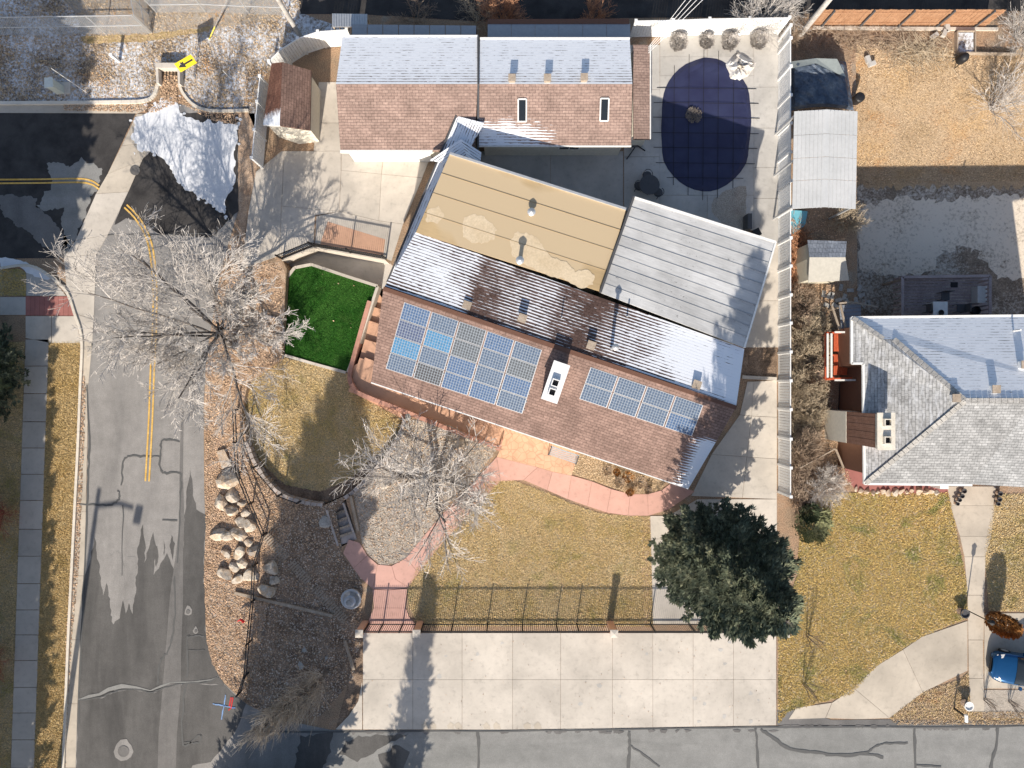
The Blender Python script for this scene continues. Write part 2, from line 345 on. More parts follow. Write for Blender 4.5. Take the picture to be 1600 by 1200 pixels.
def grass(name, poly, dens, z, mat, h=(0.03, 0.07), w=0.018, ex=(), seed=1, lean=0.9, parent=None):
    r = random.Random(seed); xs = [p[0] for p in poly]; ys = [p[1] for p in poly]; m = MB()
    area = (max(xs) - min(xs)) * (max(ys) - min(ys)) / (F / H) ** 2
    vs, fs = m.v, m.f
    for _ in range(int(area * dens)):
        x = r.uniform(min(xs), max(xs)); y = r.uniform(min(ys), max(ys))
        if not inside(x, y, poly) or any(inside(x, y, e) for e in ex): continue
        zz = z(x, y) if callable(z) else z
        p = W(x, y, zz)
        for k in range(3):
            a = r.uniform(0, 6.283); hh = r.uniform(*h); ln = hh * lean * r.uniform(0.5, 1.6); ww = w * r.uniform(0.6, 1.5)
            dx, dy = math.cos(a), math.sin(a); ox, oy = r.uniform(-.03, .03), r.uniform(-.03, .03)
            b = len(vs)
            vs += [(p.x + ox - dy * ww, p.y + oy + dx * ww, zz), (p.x + ox + dy * ww, p.y + oy - dx * ww, zz), (p.x + ox + dx * ln, p.y + oy + dy * ln, zz + hh)]
            fs.append((b, b + 1, b + 2))
    if not m.v: return None
    o = m.build(name, mat, parent); return kind(o, 'stuff')
def stones(name, poly, n, z, mat, size=(0.03, 0.08), seed=1, ex=(), flat_=0.6):
    r = random.Random(seed); xs = [p[0] for p in poly]; ys = [p[1] for p in poly]; m = MB(); c = 0
    while c < n:
        x = r.uniform(min(xs), max(xs)); y = r.uniform(min(ys), max(ys)); c += 1
        if not inside(x, y, poly) or any(inside(x, y, e) for e in ex): continue
        p = W(x, y, z); s = r.uniform(*size); a = r.uniform(0, 6.28)
        ring = [(p.x + s * r.uniform(.6, 1.1) * math.cos(a + k * 1.2566), p.y + s * r.uniform(.6, 1.1) * math.sin(a + k * 1.2566), z) for k in range(5)]
        top = (p.x + s * r.uniform(-.3, .3), p.y + s * r.uniform(-.3, .3), z + s * flat_)
        m.add(ring + [top], [(0, 1, 5), (1, 2, 5), (2, 3, 5), (3, 4, 5), (4, 0, 5)])
    return kind(m.build(name, mat), 'stuff')
def leaves(name, poly, n, z, mat, seed=1, size=(0.03, 0.06), ex=()):
    r = random.Random(seed); xs = [p[0] for p in poly]; ys = [p[1] for p in poly]; m = MB()
    for _ in range(n):
        x = r.uniform(min(xs), max(xs)); y = r.uniform(min(ys), max(ys))
        if not inside(x, y, poly) or any(inside(x, y, e) for e in ex): continue
        p = W(x, y, z); s = r.uniform(*size); a = r.uniform(0, 6.28); ux, uy = math.cos(a) * s, math.sin(a) * s
        m.add([(p.x - ux, p.y - uy, z + r.uniform(0, .02)), (p.x - uy * .6, p.y + ux * .6, z + r.uniform(.005, .05)), (p.x + ux, p.y + uy, z + r.uniform(0, .04)), (p.x + uy * .6, p.y - ux * .6, z + .004)], [(0, 1, 2, 3)])
    return kind(m.build(name, mat), 'stuff')

# ---- roads
RW = [(-80, 170), (212, 177), (168, 272), (150, 303), (118, 376), (100, 403), (-80, 405)]
sheet('west_road', RW, 0.008, M['asph_dark'])
PATCHES = []
for i, (pp, mt) in enumerate([([(76, 258), (98, 255), (112, 262), (130, 250), (150, 258), (160, 262), (148, 300), (120, 372), (100, 400), (96, 350), (104, 322), (70, 330), (55, 322), (80, 290)], 'asph_light'),
              ([(0, 300), (60, 312), (60, 322), (110, 380), (92, 400), (20, 345), (0, 330)], 'asph_mid')]):
    o = sheet('dry_patch', jag(jag(pp, 4, 10, rng), 1.8, 3, rng), 0.012, M[mt]); PATCHES.append(o)
RA = [(238, 225), (262, 160), (372, 176), (372, 330), (345, 420), (322, 560), (318, 640), (319, 760), (321, 830), (318, 900), (322, 1000), (332, 1040), (350, 1068), (385, 1100), (428, 1122), (520, 1141), (520, 1300), (114, 1300), (118, 1200), (125, 1000), (131, 900), (136, 750), (138, 600), (145, 530), (148, 460), (150, 398), (168, 366), (200, 300), (224, 245)]
sheet('side_road', RA, 0.008, M['asph'])
sheet('new_asphalt', jag([(236, 236), (262, 176), (372, 178), (372, 330), (330, 372), (250, 366), (226, 350), (196, 340), (178, 352), (196, 306), (222, 250)], 1.2, 8, rng), 0.012, M['asph_dark'])
# melt water stains: ragged tongues running down the road
def tongue(pts, amp=1.5, step=7): return jag(pts, amp, step, rng)
sheet('damp_shade_patch', tongue([(140, 880), (148, 840), (154, 880), (160, 930), (170, 900), (178, 905), (182, 950), (192, 935), (196, 960), (205, 930), (214, 895), (216, 850), (222, 820), (228, 850), (226, 880), (240, 830), (244, 860), (240, 900), (252, 880), (262, 865), (272, 890), (276, 930), (284, 900), (288, 820), (292, 770), (297, 735), (301, 765), (306, 795), (322, 806), (320, 850), (318, 900), (322, 1000), (334, 1042), (352, 1070), (300, 1068), (285, 1066), (262, 1075), (240, 1083), (205, 1076), (180, 1080), (160, 1090), (123, 1094), (126, 1000), (131, 900)]), 0.012, M['asph_damp_shade'])
sheet('damp_shade_patch', tongue([(122, 1095), (160, 1091), (182, 1081), (205, 1077), (240, 1084), (262, 1076), (290, 1068), (352, 1071), (384, 1100), (370, 1140), (330, 1190), (300, 1196), (280, 1300), (115, 1300), (119, 1200)], 1, 9), 0.012, M['asph_damp_shade'])
for pp in ([(168, 872), (184, 860), (194, 880), (194, 935), (186, 965), (176, 975), (172, 940), (166, 905)], [(198, 870), (212, 868), (212, 925), (206, 960), (200, 935)]):
    sheet('dry_streak', tongue(pp, 1.5, 5), 0.016, M['asph'])
for pp in ([(240, 862), (245, 852), (248, 870), (244, 890)], [(256, 842), (259, 855), (256, 868)], [(268, 835), (273, 850), (270, 875), (265, 855)]):
    sheet('damp_spot', tongue(pp, .8, 4), 0.013, M['asph_damp_shade'])
m = MB(); m.ribbon(WL([(285, 640), (283, 740), (284, 820), (280, 870), (276, 930), (272, 1000), (268, 1080), (262, 1150), (258, 1300)], 0.020), [0.15, 0.2, 0.3, 0.45, 0.8, 0.9, 1.1, 1.1, 1.1]); struct('trench_patch', m, M['asph_mid'])
# tar-sealed cracks and saw cuts
TZ = [0]
def tarline(pts, w, z, wob=1.2, mat='tar'):
    TZ[0] += 1; z += TZ[0] * .0004; m = MB(); q = smooth_line(pts, 5); r = random.Random(len(pts) * 13 + int(pts[0][0])); q = [(x + r.uniform(-wob, wob), y + r.uniform(-wob, wob)) for x, y in q]
    m.ribbon(WL(q, z), [w * r.uniform(0.6, 1.4) for _ in q]); return struct('tar_seam', m, M[mat])
for pts, w in [([(190, 758), (192, 725), (200, 713), (225, 713), (250, 713)], .09), ([(124, 787), (150, 789), (175, 788), (187, 778), (184, 765)], .09), ([(282, 690), (255, 688), (251, 700), (250, 730), (256, 739), (280, 739), (283, 755), (281, 800), (278, 880)], .1),
               ([(137, 600), (139, 700), (137, 760), (134, 860), (128, 980), (122, 1130)], .12), ([(150, 398), (146, 480), (144, 540)], .1), ([(192, 790), (191, 900)], .05), ([(254, 812), (276, 813)], .08),
               ([(292, 1060), (293, 1000), (298, 994), (320, 994)], .1), ([(320, 1016), (293, 1017)], .06), ([(288, 1160), (312, 1160), (312, 1148), (287, 1164), (286, 1100), (292, 1066)], .1), ([(168, 367), (230, 366), (330, 366)], .06),
               ([(272, 900), (273, 960), (268, 1000), (262, 1018), (250, 1035), (246, 1070)], .1)]: tarline(pts, w, 0.024)
m = MB(); m.ribbon(WL([(123, 1093), (140, 1088), (155, 1085), (170, 1077), (190, 1072), (212, 1074), (235, 1079), (252, 1072), (268, 1066), (300, 1066), (330, 1062), (341, 1057)], 0.026), [.06, .2, .16, .22, .28, .15, .06, .14, .05, .12, .08, .04]); struct('frost_heave', m, M['asph_light'])
tarline([(123, 1095), (155, 1090), (185, 1079), (212, 1077), (236, 1082), (258, 1074), (285, 1068), (320, 1067), (341, 1058)], .07, 0.028)
# bottom street
sheet('front_street', [(470, 1140), (560, 1141), (800, 1140), (1000, 1137), (1213, 1134), (1600, 1133), (1750, 1133), (1750, 1320), (470, 1320), (440, 1240), (480, 1190), (500, 1160)], 0.012, M['asph_light'])
for pp in ([(560, 1150), (640, 1146), (600, 1165), (560, 1190), (530, 1178), (540, 1160)], [(590, 1180), (620, 1165), (640, 1172), (632, 1200), (600, 1215)], [(470, 1150), (520, 1146), (515, 1180), (480, 1240), (450, 1240)]):  # tree shadows on the street, painted as dark asphalt
    sheet('damp_shade_patch', tongue(pp, 2.5, 6), 0.016, M['asph_damp_shade'])
for pts, w in [([(983, 1142), (984, 1165), (981, 1200), (980, 1260)], .17), ([(984, 1165), (1005, 1178), (1030, 1198)], .1), ([(1180, 1138), (1183, 1165), (1185, 1220)], .15), ([(1188, 1140), (1204, 1150), (1235, 1170), (1275, 1176), (1320, 1181), (1355, 1176)], .17), ([(1290, 1180), (1350, 1178), (1380, 1184)], .16), ([(1355, 1176), (1372, 1165), (1385, 1162), (1418, 1161)], .11),
               ([(746, 1143), (748, 1180), (746, 1240)], .15), ([(1429, 1136), (1430, 1200), (1430, 1260)], .16), ([(1559, 1136), (1556, 1170), (1549, 1200), (1550, 1260)], .17), ([(1430, 1196), (1470, 1198)], .1), ([(400, 1143), (520, 1143), (800, 1142), (1010, 1139), (1213, 1136), (1430, 1136), (1620, 1135)], .08)]: tarline(pts, w, 0.024, 0.8)
m = MB()
for x0, x1, y in ((540, 980, 1143), (800, 1210, 1141), (1215, 1390, 1134), (1440, 1540, 1137)):
    for k in range(16):
        x = rng.uniform(x0, x1); s = rng.uniform(2, 9); m.poly(WL(jag([(x, y), (x + s, y - 1), (x + 2 * s, y), (x + 1.6 * s, y + 5 * rng.random()), (x + .5 * s, y + 4)], 1, 4, rng), 0.027 + k * 0.0002))
struct('gutter_grime', m, M['asph_mid'])
# concrete crossing pan and gutters, in slabs
pan = thing('valley_gutter', 'pale concrete drainage channel crossing the road diagonally', 'gutter', W(160, 330)); del pan['category'], pan['label']; kind(pan, 'structure')
PL = [(214, 178), (190, 228), (168, 272), (150, 303), (118, 376), (100, 402), (104, 455), (117, 490), (131, 530)]
PR = [(262, 178), (240, 222), (222, 250), (200, 300), (168, 367), (150, 398), (148, 455), (146, 500), (144, 536)]
for i in range(len(PL) - 1):
    m = MB(); m.prism(WL([PL[i], PR[i], (PR[i + 1][0] + .3, PR[i + 1][1] - .5), (PL[i + 1][0] + .3, PL[i + 1][1] - .5)], 0.03), 0.06); m.build('slab', M['conc_tan' if i in (0, 1, 2) else 'conc'], pan)
GL = [(131, 530), (126, 600), (122, 700), (117, 800), (112, 900), (107, 1000), (103, 1100), (99, 1200), (96, 1300)]
GR = [(144, 536), (138, 600), (136, 700), (134, 800), (131, 900), (125, 1000), (121, 1100), (118, 1200), (114, 1300)]
for i in range(len(GL) - 1):
    m = MB(); m.prism(WL([GL[i], GR[i], (GR[i + 1][0], GR[i + 1][1] - .6), (GL[i + 1][0], GL[i + 1][1] - .6)], 0.02), 0.05); m.build('slab', M['conc_tan'], pan)
leaves('gutter_leaves', [(126, 560), (134, 600), (131, 700), (127, 800), (122, 900), (112, 1000), (106, 1100), (102, 1200), (98, 1200), (103, 1000), (112, 850), (119, 750), (124, 620)], 9000, 0.03, M['leaf_bits'], 3)
kb = MB(); kb.kerb(WL(smooth_line([(0, 419), (36, 414), (60, 420), (85, 438), (104, 457), (116, 490), (127, 530), (125, 600), (121, 700), (116, 800), (111, 900), (106, 1000), (102, 1100), (98, 1200), (95, 1300)], 4), 0.13), 0.15, 0.14); struct('kerb', kb, M['kerb'])
kb = MB(); kb.kerb(WL(smooth_line([(-80, 161), (100, 160), (190, 159), (226, 157), (240, 148), (246, 132)], 4), 0.13), 0.2, 0.14); struct('kerb', kb, M['kerb'])
kb = MB(); kb.kerb(WL(smooth_line([(279, 131), (286, 146), (300, 162), (320, 171), (345, 173), (388, 172)], 4), 0.13), 0.16, 0.14); struct('kerb', kb, M['kerb'])
m = MB(); m.prism(WL([(-80, 163), (225, 162), (238, 168), (215, 177), (-80, 176)], 0.018), 0.05); struct('gutter', m, M['conc_tan'])
leaves('gutter_leaves', [(100, 162), (226, 160), (285, 150), (300, 168), (372, 176), (372, 196), (330, 188), (280, 160), (240, 176), (100, 172)], 5000, 0.03, M['leaf_bits'], 4)
# painted centre line (double yellow)
for k, off in enumerate((-0.11, 0.11)):
    ln = smooth_line([(-60, 284), (60, 283), (120, 282), (142, 285), (155, 293)], 6); m = MB(); q = WL(ln, 0.032)
    m.ribbon([p + Vector((0, off, 0)) for p in q], 0.10); struct('centre_line', m, M['yellow'])
    ln = smooth_line([(196, 322), (212, 338), (226, 360), (235, 385), (240, 420), (242, 460), (241, 520), (238, 580), (235, 660), (230, 752)], 6); m = MB(); q = WL(ln, 0.030); qq = []
    for i, p in enumerate(q):
        d = q[min(i + 1, len(q) - 1)] - q[max(i - 1, 0)]; qq.append(p + Vector((-d.y, d.x, 0)).normalized() * off)
    m.ribbon(qq, 0.10); struct('centre_line', m, M['yellow'])
# snow left on the road
SNOW = [(254, 154), (275, 158), (284, 178), (300, 186), (325, 190), (372, 193), (370, 230), (363, 288), (348, 335), (332, 322), (315, 312), (282, 290), (266, 262), (235, 238), (216, 238), (205, 215), (212, 190), (236, 168)]
m = MB(); m.prism(WL(jag(jag(SNOW, 4, 9, rng), 1.6, 3, rng), 0.035), 0.03); o = struct('snow_patch', m, M['snow'])
for i in range(34):
    k = rng.randrange(len(SNOW)); x, y = SNOW[k][0] + rng.uniform(-9, 9), SNOW[k][1] + rng.uniform(-9, 9); a = rng.uniform(1, 3.5); mm = MB(); mm.prism(WL(jag([(x + a * math.cos(t), y + a * math.sin(t) * .8) for t in (0, 1, 2, 3, 4, 5)], .6, 2, rng), 0.040 + i * .0003), .012); struct('snow_patch', mm, M['snow'])
m = MB(); m.prism(WL(jag([(0, 402), (20, 404), (40, 410), (60, 418), (80, 434), (72, 438), (50, 430), (44, 428), (30, 416), (0, 416)], 1.2, 4, rng), 0.06), 0.05); struct('snow_patch', m, M['snow'])
# ---- left pavement, verge and corner
sw = thing('pavement', 'x', 'x', W(50, 800)); del sw['category'], sw['label']; kind(sw, 'structure')
ys = [530, 572, 615, 659, 700, 741, 782, 827, 869, 912, 953, 992, 1032, 1074, 1114, 1156, 1200, 1245]
def swx(y, s): t = (y - 530) / 670; return (40 - 23 * t, 76 - 23 * t)[s]
for a, b in zip(ys, ys[1:]):
    m = MB(); m.prism(WL([(swx(a, 0), a + .5), (swx(a, 1), a + .5), (swx(b, 1), b - .5), (swx(b, 0), b - .5)], 0.04), 0.08); m.build('slab', M['walk'], sw)
for pts, mt in (([(41, 420), (60, 424), (84, 440), (103, 462), (41, 462)], 'walk'), ([(40, 494), (80, 494), (80, 536), (40, 528)], 'conc'), ([(81, 494), (118, 494), (126, 536), (81, 536)], 'conc'), ([(0, 464), (40, 464), (40, 492), (0, 492)], 'walk')):
    m = MB(); m.prism(WL(pts, 0.04), 0.08); m.build('slab', M[mt], sw)
for k in range(10):
    x0 = 40 + k * 7.4; x1 = x0 + 7.1; m = MB(); m.prism(WL([(x0, 463), (min(x1, 105 + k * .2), 463), (x1 + (2 if k == 9 else 0), 493), (x0, 493)], 0.045), 0.08); m.build('paver', M['redpaver'], sw)
VERGE = [(76, 534), (126, 534), (124, 600), (119, 700), (114, 800), (109, 900), (105, 1000), (101, 1100), (97, 1210), (52, 1210), (57, 1100), (62, 950), (69, 740), (74, 600)]
sheet('verge_soil', VERGE, 0.01, M['verge']); grass('verge_grass', VERGE, 430, 0.012, M['blade_verge'], seed=2)
LEFT = [(-60, 534), (39, 534), (34, 700), (27, 900), (21, 1080), (16, 1210), (-60, 1210)]
sheet('left_yard_soil', LEFT, 0.01, M['drygrass']); grass('left_yard_grass', [p if p[0] > 0 else (-12, p[1]) for p in LEFT], 250, 0.012, M['blade_dry'], seed=3)
cor = [(0, 421), (30, 420), (40, 426), (41, 462), (0, 462)]
sheet('corner_soil', cor, 0.03, M['drygrass']); grass('corner_grass', cor, 300, 0.032, M['blade_mix'], seed=4)
# ---- frosty ground along the top
FROST = [(-80, -80), (470, -80), (470, 20), (540, 45), (430, 98), (405, 130), (398, 200), (386, 172), (345, 171), (318, 169), (300, 160), (286, 144), (280, 130), (245, 130), (240, 146), (226, 155), (190, 157), (-80, 159)]
sheet('frosty_soil', FROST, 0.006, M['frost'])
grass('frosty_grass', [(-10, -10), (470, -10), (470, 20), (430, 98), (398, 165), (345, 169), (318, 167), (300, 158), (284, 140), (245, 132), (240, 144), (226, 153), (-10, 157)], 110, 0.008, M['blade_pale'], seed=5, h=(.03, .09))
sheet('gravel_lane', [(60, -40), (440, -40), (440, 28), (330, 45), (250, 52), (130, 55), (118, 20)], 0.010, M['gravel'])
sheet('worn_grass', jag([(125, 56), (235, 53), (280, 47), (330, 42), (325, 48), (270, 58), (220, 66), (130, 68)], 1.5, 8, rng), 0.011, M['verge'])
sheet('alley', [(452, -90), (1800, -90), (1800, 17), (1560, 17), (1290, 16), (1240, 26), (985, 28), (760, 34), (560, 22), (470, 22)], 0.012, M['asph_dark'])
# ---- strip of leaves and gravel beside the side road
STRIP = [(345, 420), (385, 330), (388, 175), (373, 180), (373, 330)]
sheet('driveway_edge_soil', [(373, 177), (398, 177), (402, 262), (386, 330), (376, 420), (440, 408), (446, 430), (440, 560), (388, 596), (378, 640), (385, 690), (330, 690), (319, 640), (323, 560), (346, 420), (373, 330)], 0.006, M['litter'])
BANK = [(320, 690), (385, 690), (402, 730), (440, 775), (470, 782), (440, 860), (420, 940), (395, 1060), (380, 1096), (350, 1066), (332, 1038), (323, 1000), (319, 900), (322, 830), (320, 760)]
sheet('bank_soil', BANK, 0.008, M['litter']); leaves('bank_leaves', BANK, 26000, 0.012, M['leaf_bits'], 6)
leaves('tree_leaves', [(324, 560), (346, 420), (374, 330), (376, 420), (440, 410), (444, 555), (388, 596), (378, 640), (385, 690), (320, 690)], 12000, 0.012, M['leaf_bits'], 8)
GBED = [(386, 692), (402, 732), (440, 776), (500, 792), (545, 772), (525, 800), (536, 870), (565, 905), (566, 990), (552, 1060), (500, 1120), (428, 1120), (380, 1096), (395, 1040), (420, 930), (432, 860), (400, 790)]
sheet('garden_bed', GBED, 0.012, M['darksoil']); stones('garden_gravel', GBED, 9000, 0.014, M['stone_bits'], (0.02, 0.06), 9)
stones('bank_gravel', [(330, 900), (420, 930), (400, 1050), (380, 1090), (340, 1040), (326, 960)], 2600, 0.014, M['stone_bits'], (0.02, 0.06), 10)
CBED = [(640, 655), (700, 664), (778, 700), (740, 748), (708, 778), (660, 840), (628, 878), (598, 884), (578, 870), (566, 850), (552, 770), (602, 720), (624, 684)]
sheet('centre_bed', CBED, 0.014, M['gravel']); stones('centre_gravel', CBED, 12000, 0.016, M['stone_bits'], (0.02, 0.06), 11); leaves('centre_leaves', CBED, 3500, 0.03, M['leaf_bits'], 12)
FBED = [(905, 706), (1040, 752), (1034, 765), (1005, 772), (978, 770), (945, 757), (893, 740)]
sheet('flower_bed', FBED, 0.016, M['greygrass']); leaves('flower_bed_mulch', FBED, 3000, 0.02, M['blade_pale'], 13); grass('flower_bed_straw', FBED, 260, 0.018, M['blade_pale'], seed=14)
# ---- lawns
ex_lawn = []
grass('sunken_lawn_grass', LAWN, 420, LOW + 0.004, M['blade_dry'], seed=15, ex=[[(392, 700), (410, 725), (445, 757), (500, 768), (548, 748), (590, 708), (640, 760), (500, 820), (380, 760)]])
grass('synthetic_turf', TURF, 900, LOW + 0.004, M['blade_turf'], (0.03, 0.05), 0.012, seed=16)
SL = [(760, 752), (800, 750), (850, 768), (900, 790), (940, 803), (985, 806), (1015, 806), (1020, 978), (655, 978), (640, 950), (636, 922), (650, 890), (690, 840), (720, 800)]
sheet('front_lawn_soil', SL, 0.012, M['drygrass']); grass('front_lawn_grass', SL, 460, 0.016, M['blade_dry'], seed=17)
sheet('lawn_edge_soil', jag([(1006, 808), (1016, 808), (1019, 978), (1008, 976), (1002, 900)], 1, 9, rng), 0.017, M['litter'])
NL = [(1252, 800), (1300, 770), (1330, 770), (1482, 770), (1500, 860), (1510, 910), (1512, 965), (1440, 995), (1370, 1040), (1330, 1085), (1235, 1110), (1216, 1130), (1216, 990), (1245, 900)]
sheet('side_lawn_soil', NL, 0.012, M['drygrass']); grass('side_lawn_grass', NL, 420, 0.016, M['blade_mix'], seed=18)
NR = [(1555, 772), (1640, 772), (1640, 955), (1545, 955), (1538, 860)]
sheet('walk_lawn_soil', NR, 0.012, M['drygrass']); grass('walk_lawn_grass', NR, 330, 0.016, M['blade_dry'], seed=19)
NB = [(1390, 1122), (1440, 1082), (1500, 1062), (1513, 1050), (1516, 1112), (1640, 1112), (1640, 1132), (1400, 1132)]
sheet('kerbside_soil', NB, 0.012, M['verge']); grass('kerbside_grass', NB, 330, 0.016, M['blade_pale'], seed=20)
sheet('kerbside_gravel', [(1535, 1078), (1640, 1078), (1640, 1122), (1535, 1122)], 0.017, M['gravel'])
sheet('verge_straw', [(1214, 1110), (1240, 1108), (1300, 1125), (1380, 1124), (1640, 1126), (1640, 1133), (1214, 1133)], 0.014, M['asph_mid'])
def ysheet(name, pts, lift, mat):
    m = MB(); m.poly([W(x, y, yz(x, y) + lift) for x, y in pts]); return struct(name, m, mat)
YD = [(1322, 60), (1480, 75), (1640, 75), (1640, 282), (1500, 284), (1332, 290), (1337, 175)]
ysheet('back_yard_soil', [(1337, 75), (1690, 75), (1690, 300), (1320, 300)], 0.01, M['greygrass']); grass('back_yard_grass', YD, 300, lambda x, y: yz(x, y) + .014, M['blade_pale'], seed=21, h=(.03, .08))
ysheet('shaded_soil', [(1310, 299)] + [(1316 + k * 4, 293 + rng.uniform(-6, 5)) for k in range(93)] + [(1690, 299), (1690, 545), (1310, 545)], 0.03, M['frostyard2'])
sheet('brush_soil', [(1232, 40), (1560, 40), (1560, 74), (1337, 74), (1337, 100), (1330, 92), (1232, 92)], 0.014, M['soil'])
ysheet('snowy_yard', jag([(1352, 322), (1400, 308), (1470, 314), (1540, 306), (1640, 304), (1640, 436), (1560, 436), (1545, 418), (1525, 392), (1495, 386), (1465, 400), (1455, 428), (1400, 432), (1345, 422), (1340, 360)], 5, 5, rng), 0.045, M['frostyard'])
sheet('side_yard_scrub', [(1236, 330), (1330, 330), (1330, 500), (1290, 520), (1290, 600), (1310, 640), (1330, 700), (1330, 770), (1300, 772), (1250, 805), (1236, 800)], 0.011, M['soil'])
leaves('side_yard_leaves', [(1238, 330), (1330, 330), (1300, 500), (1290, 600), (1320, 660), (1330, 760), (1250, 800), (1238, 800)], 8000, 0.014, M['leaf_bits'], 22)
sheet('red_mulch', [(1320, 728), (1352, 722), (1360, 752), (1482, 752), (1482, 772), (1345, 775), (1322, 748)], 0.018, M['redpaver'])

# ---- concrete: driveway, courts, walks (each slab its own piece)
def slabs(name, quads, z, mat, par=None, shrink=0.009):
    p = par or kind(bpy.data.objects.new(name, None), 'structure')
    if not par:
        C.objects.link(p); c = W(*quads[0][0]); p.location = c; WORLD[p.name] = c
    for q in quads:
        pts = WL(q, z); c = sum(pts, Vector()) / len(pts)
        pts = [v + (c - v).normalized() * shrink * 1.4 for v in pts]
        m = MB(); m.prism(pts, 0.07); m.build('slab', mat, p)
    return p
DX = [567, 645, 722, 801, 876, 957, 1020, 1083, 1146, 1213]
q = []
for a, b in zip(DX, DX[1:]): q.append([(a, 989), (b, 989), (b, 1062), (a, 1062)])
def yb(x): return 1140 - max(0, x - 800) * 0.016
for i, (a, b) in enumerate(zip(DX, DX[1:])): q.append([(a, 1062), (b, 1062), (b, yb(b)), (a, yb(a))])
q.append([(566, 1064), (566, 1140), (524, 1140), (545, 1118), (560, 1095)])
slabs('driveway', q, 0.035, M['conc'])
sheet('joint_sand', [(524, 1141), (566, 988), (1214, 988), (1214, 1134)], 0.006, M['darksoil'])
q = [[(1016, 806), (1044, 806), (1044, 842), (1017, 842)], [(1017, 842), (1060, 842), (1060, 915), (1019, 915)], [(1019, 915), (1090, 915), (1090, 975), (1020, 975)], [(1090, 915), (1212, 915), (1212, 975), (1090, 975)], [(1044, 806), (1090, 780), (1140, 780), (1140, 842), (1044, 842)], [(1140, 780), (1214, 780), (1214, 842), (1140, 842)], [(1060, 842), (1214, 842), (1214, 915), (1060, 915)]]
xa = [(1168, 596), (1156, 648), (1112, 710), (1080, 775)]; xm = [(1178, 596), (1174, 650), (1167, 714), (1160, 778)]; xb = [(1214, 594), (1214, 652), (1214, 717), (1214, 780)]
for i in range(3): q += [[xa[i], xm[i], xm[i + 1], xa[i + 1]], [xm[i], xb[i], xb[i + 1], xm[i + 1]]]
slabs('side_drive', q, 0.035, M['conc'])
q = [[(1162, 380), (1216, 380), (1216, 470), (1162, 470)], [(1162, 470), (1216, 470), (1216, 543), (1162, 543)]]
slabs('rear_walk', q, 0.035, M['conc'])
sheet('planter_bed', [(1158, 544), (1214, 544), (1214, 592), (1158, 592)], 0.02, M['darksoil'])
kb = MB(); kb.kerb(WL([(1160, 589), (1214, 592)], 0.15), 0.2, 0.14); struct('kerb', kb, M['conc'])
# pool court
q = []
px = [1019, 1032, 1175, 1194, 1217]; 
for x0, x1, yy in ((975, 1031, [70, 140, 245, 330]), (1031, 1105, [45, 88, 118, 305, 360]), (1105, 1178, [45, 88, 118, 305, 360]), (1178, 1217, [45, 136, 200, 262, 310, 380])):
    for a, b in zip(yy, yy[1:]): q.append([(x0, a), (x1, a), (x1, b), (x0, b)])
slabs('pool_court', q, 0.03, M['conc_grey'])
sheet('pool_scrub', jag([(1115, 310), (1140, 295), (1165, 290), (1167, 360), (1130, 350), (1112, 330)], 2, 7, rng), 0.036, M['gravel'])
slabs('patio_court', [[(752, 236), (860, 236), (860, 330), (752, 330)], [(860, 236), (974, 236), (974, 340), (860, 340)]], 0.03, M['conc_grey'])
q = [[(498, 128), (527, 128), (530, 192), (493, 192)], [(493, 192), (530, 192), (533, 236), (490, 236)], [(533, 236), (600, 236), (596, 272), (533, 266)], [(600, 236), (676, 236), (660, 278), (596, 272)], [(490, 236), (533, 236), (533, 266), (530, 330), (440, 322), (444, 236)], [(533, 266), (596, 272), (592, 345), (530, 330)], [(596, 272), (660, 278), (630, 350), (592, 345)], [(440, 236), (444, 236), (440, 322), (436, 400), (378, 420), (388, 330), (400, 268)], [(440, 322), (530, 330), (492, 336), (490, 382), (436, 402)], [(592, 345), (630, 350), (612, 408), (598, 402), (492, 382), (494, 338), (530, 330)]]
slabs('garage_drive', q, 0.03, M['conc'])
sheet('brown_mat', [(512, 346), (602, 374), (599, 400), (500, 382)], 0.034, M['terra'])
# pink path in panels
Lp = [(545, 843), (536, 862), (548, 885), (562, 902), (580, 921)]; 
pa = [(776, 714), (752, 740), (722, 772), (690, 805), (660, 840), (634, 872), (612, 884), (590, 882), (574, 868), (562, 848)]
pb = [(782, 752), (762, 772), (740, 795), (708, 830), (680, 862), (654, 895), (640, 915), (636, 922), (600, 925), (540, 845)]
q = []
for i in range(5): q.append([pa[i], pa[i + 1], pb[i + 1], pb[i]])
q += [[(612, 884), (634, 872), (654, 895), (638, 918), (618, 905)], [(590, 882), (612, 884), (618, 905), (638, 918), (606, 922), (582, 920)], [(574, 868), (590, 882), (582, 920), (562, 902), (552, 888)], [(562, 848), (574, 868), (552, 888), (536, 864), (545, 843)],
      [(582, 921), (606, 922), (636, 920), (634, 950), (584, 950)], [(584, 950), (634, 950), (640, 965), (652, 978), (572, 978)], [(572, 978), (652, 978), (650, 988), (568, 988)]]
ta = [(776, 714), (840, 730), (863, 737), (893, 743), (925, 752), (955, 764), (985, 772), (1012, 772), (1034, 766), (1048, 755)]
tb = [(782, 752), (818, 750), (855, 766), (887, 780), (918, 791), (948, 801), (981, 806), (1013, 806), (1045, 796), (1086, 768)]
for i in range(9): q.append([ta[i], ta[i + 1], tb[i + 1], tb[i]])
slabs('pink_path', q, 0.04, M['pink'], shrink=0.008)
sheet('patio', [(776, 662), (860, 690), (905, 706), (893, 743), (863, 737), (840, 730), (776, 714), (784, 698)], 0.035, M['stamped'])
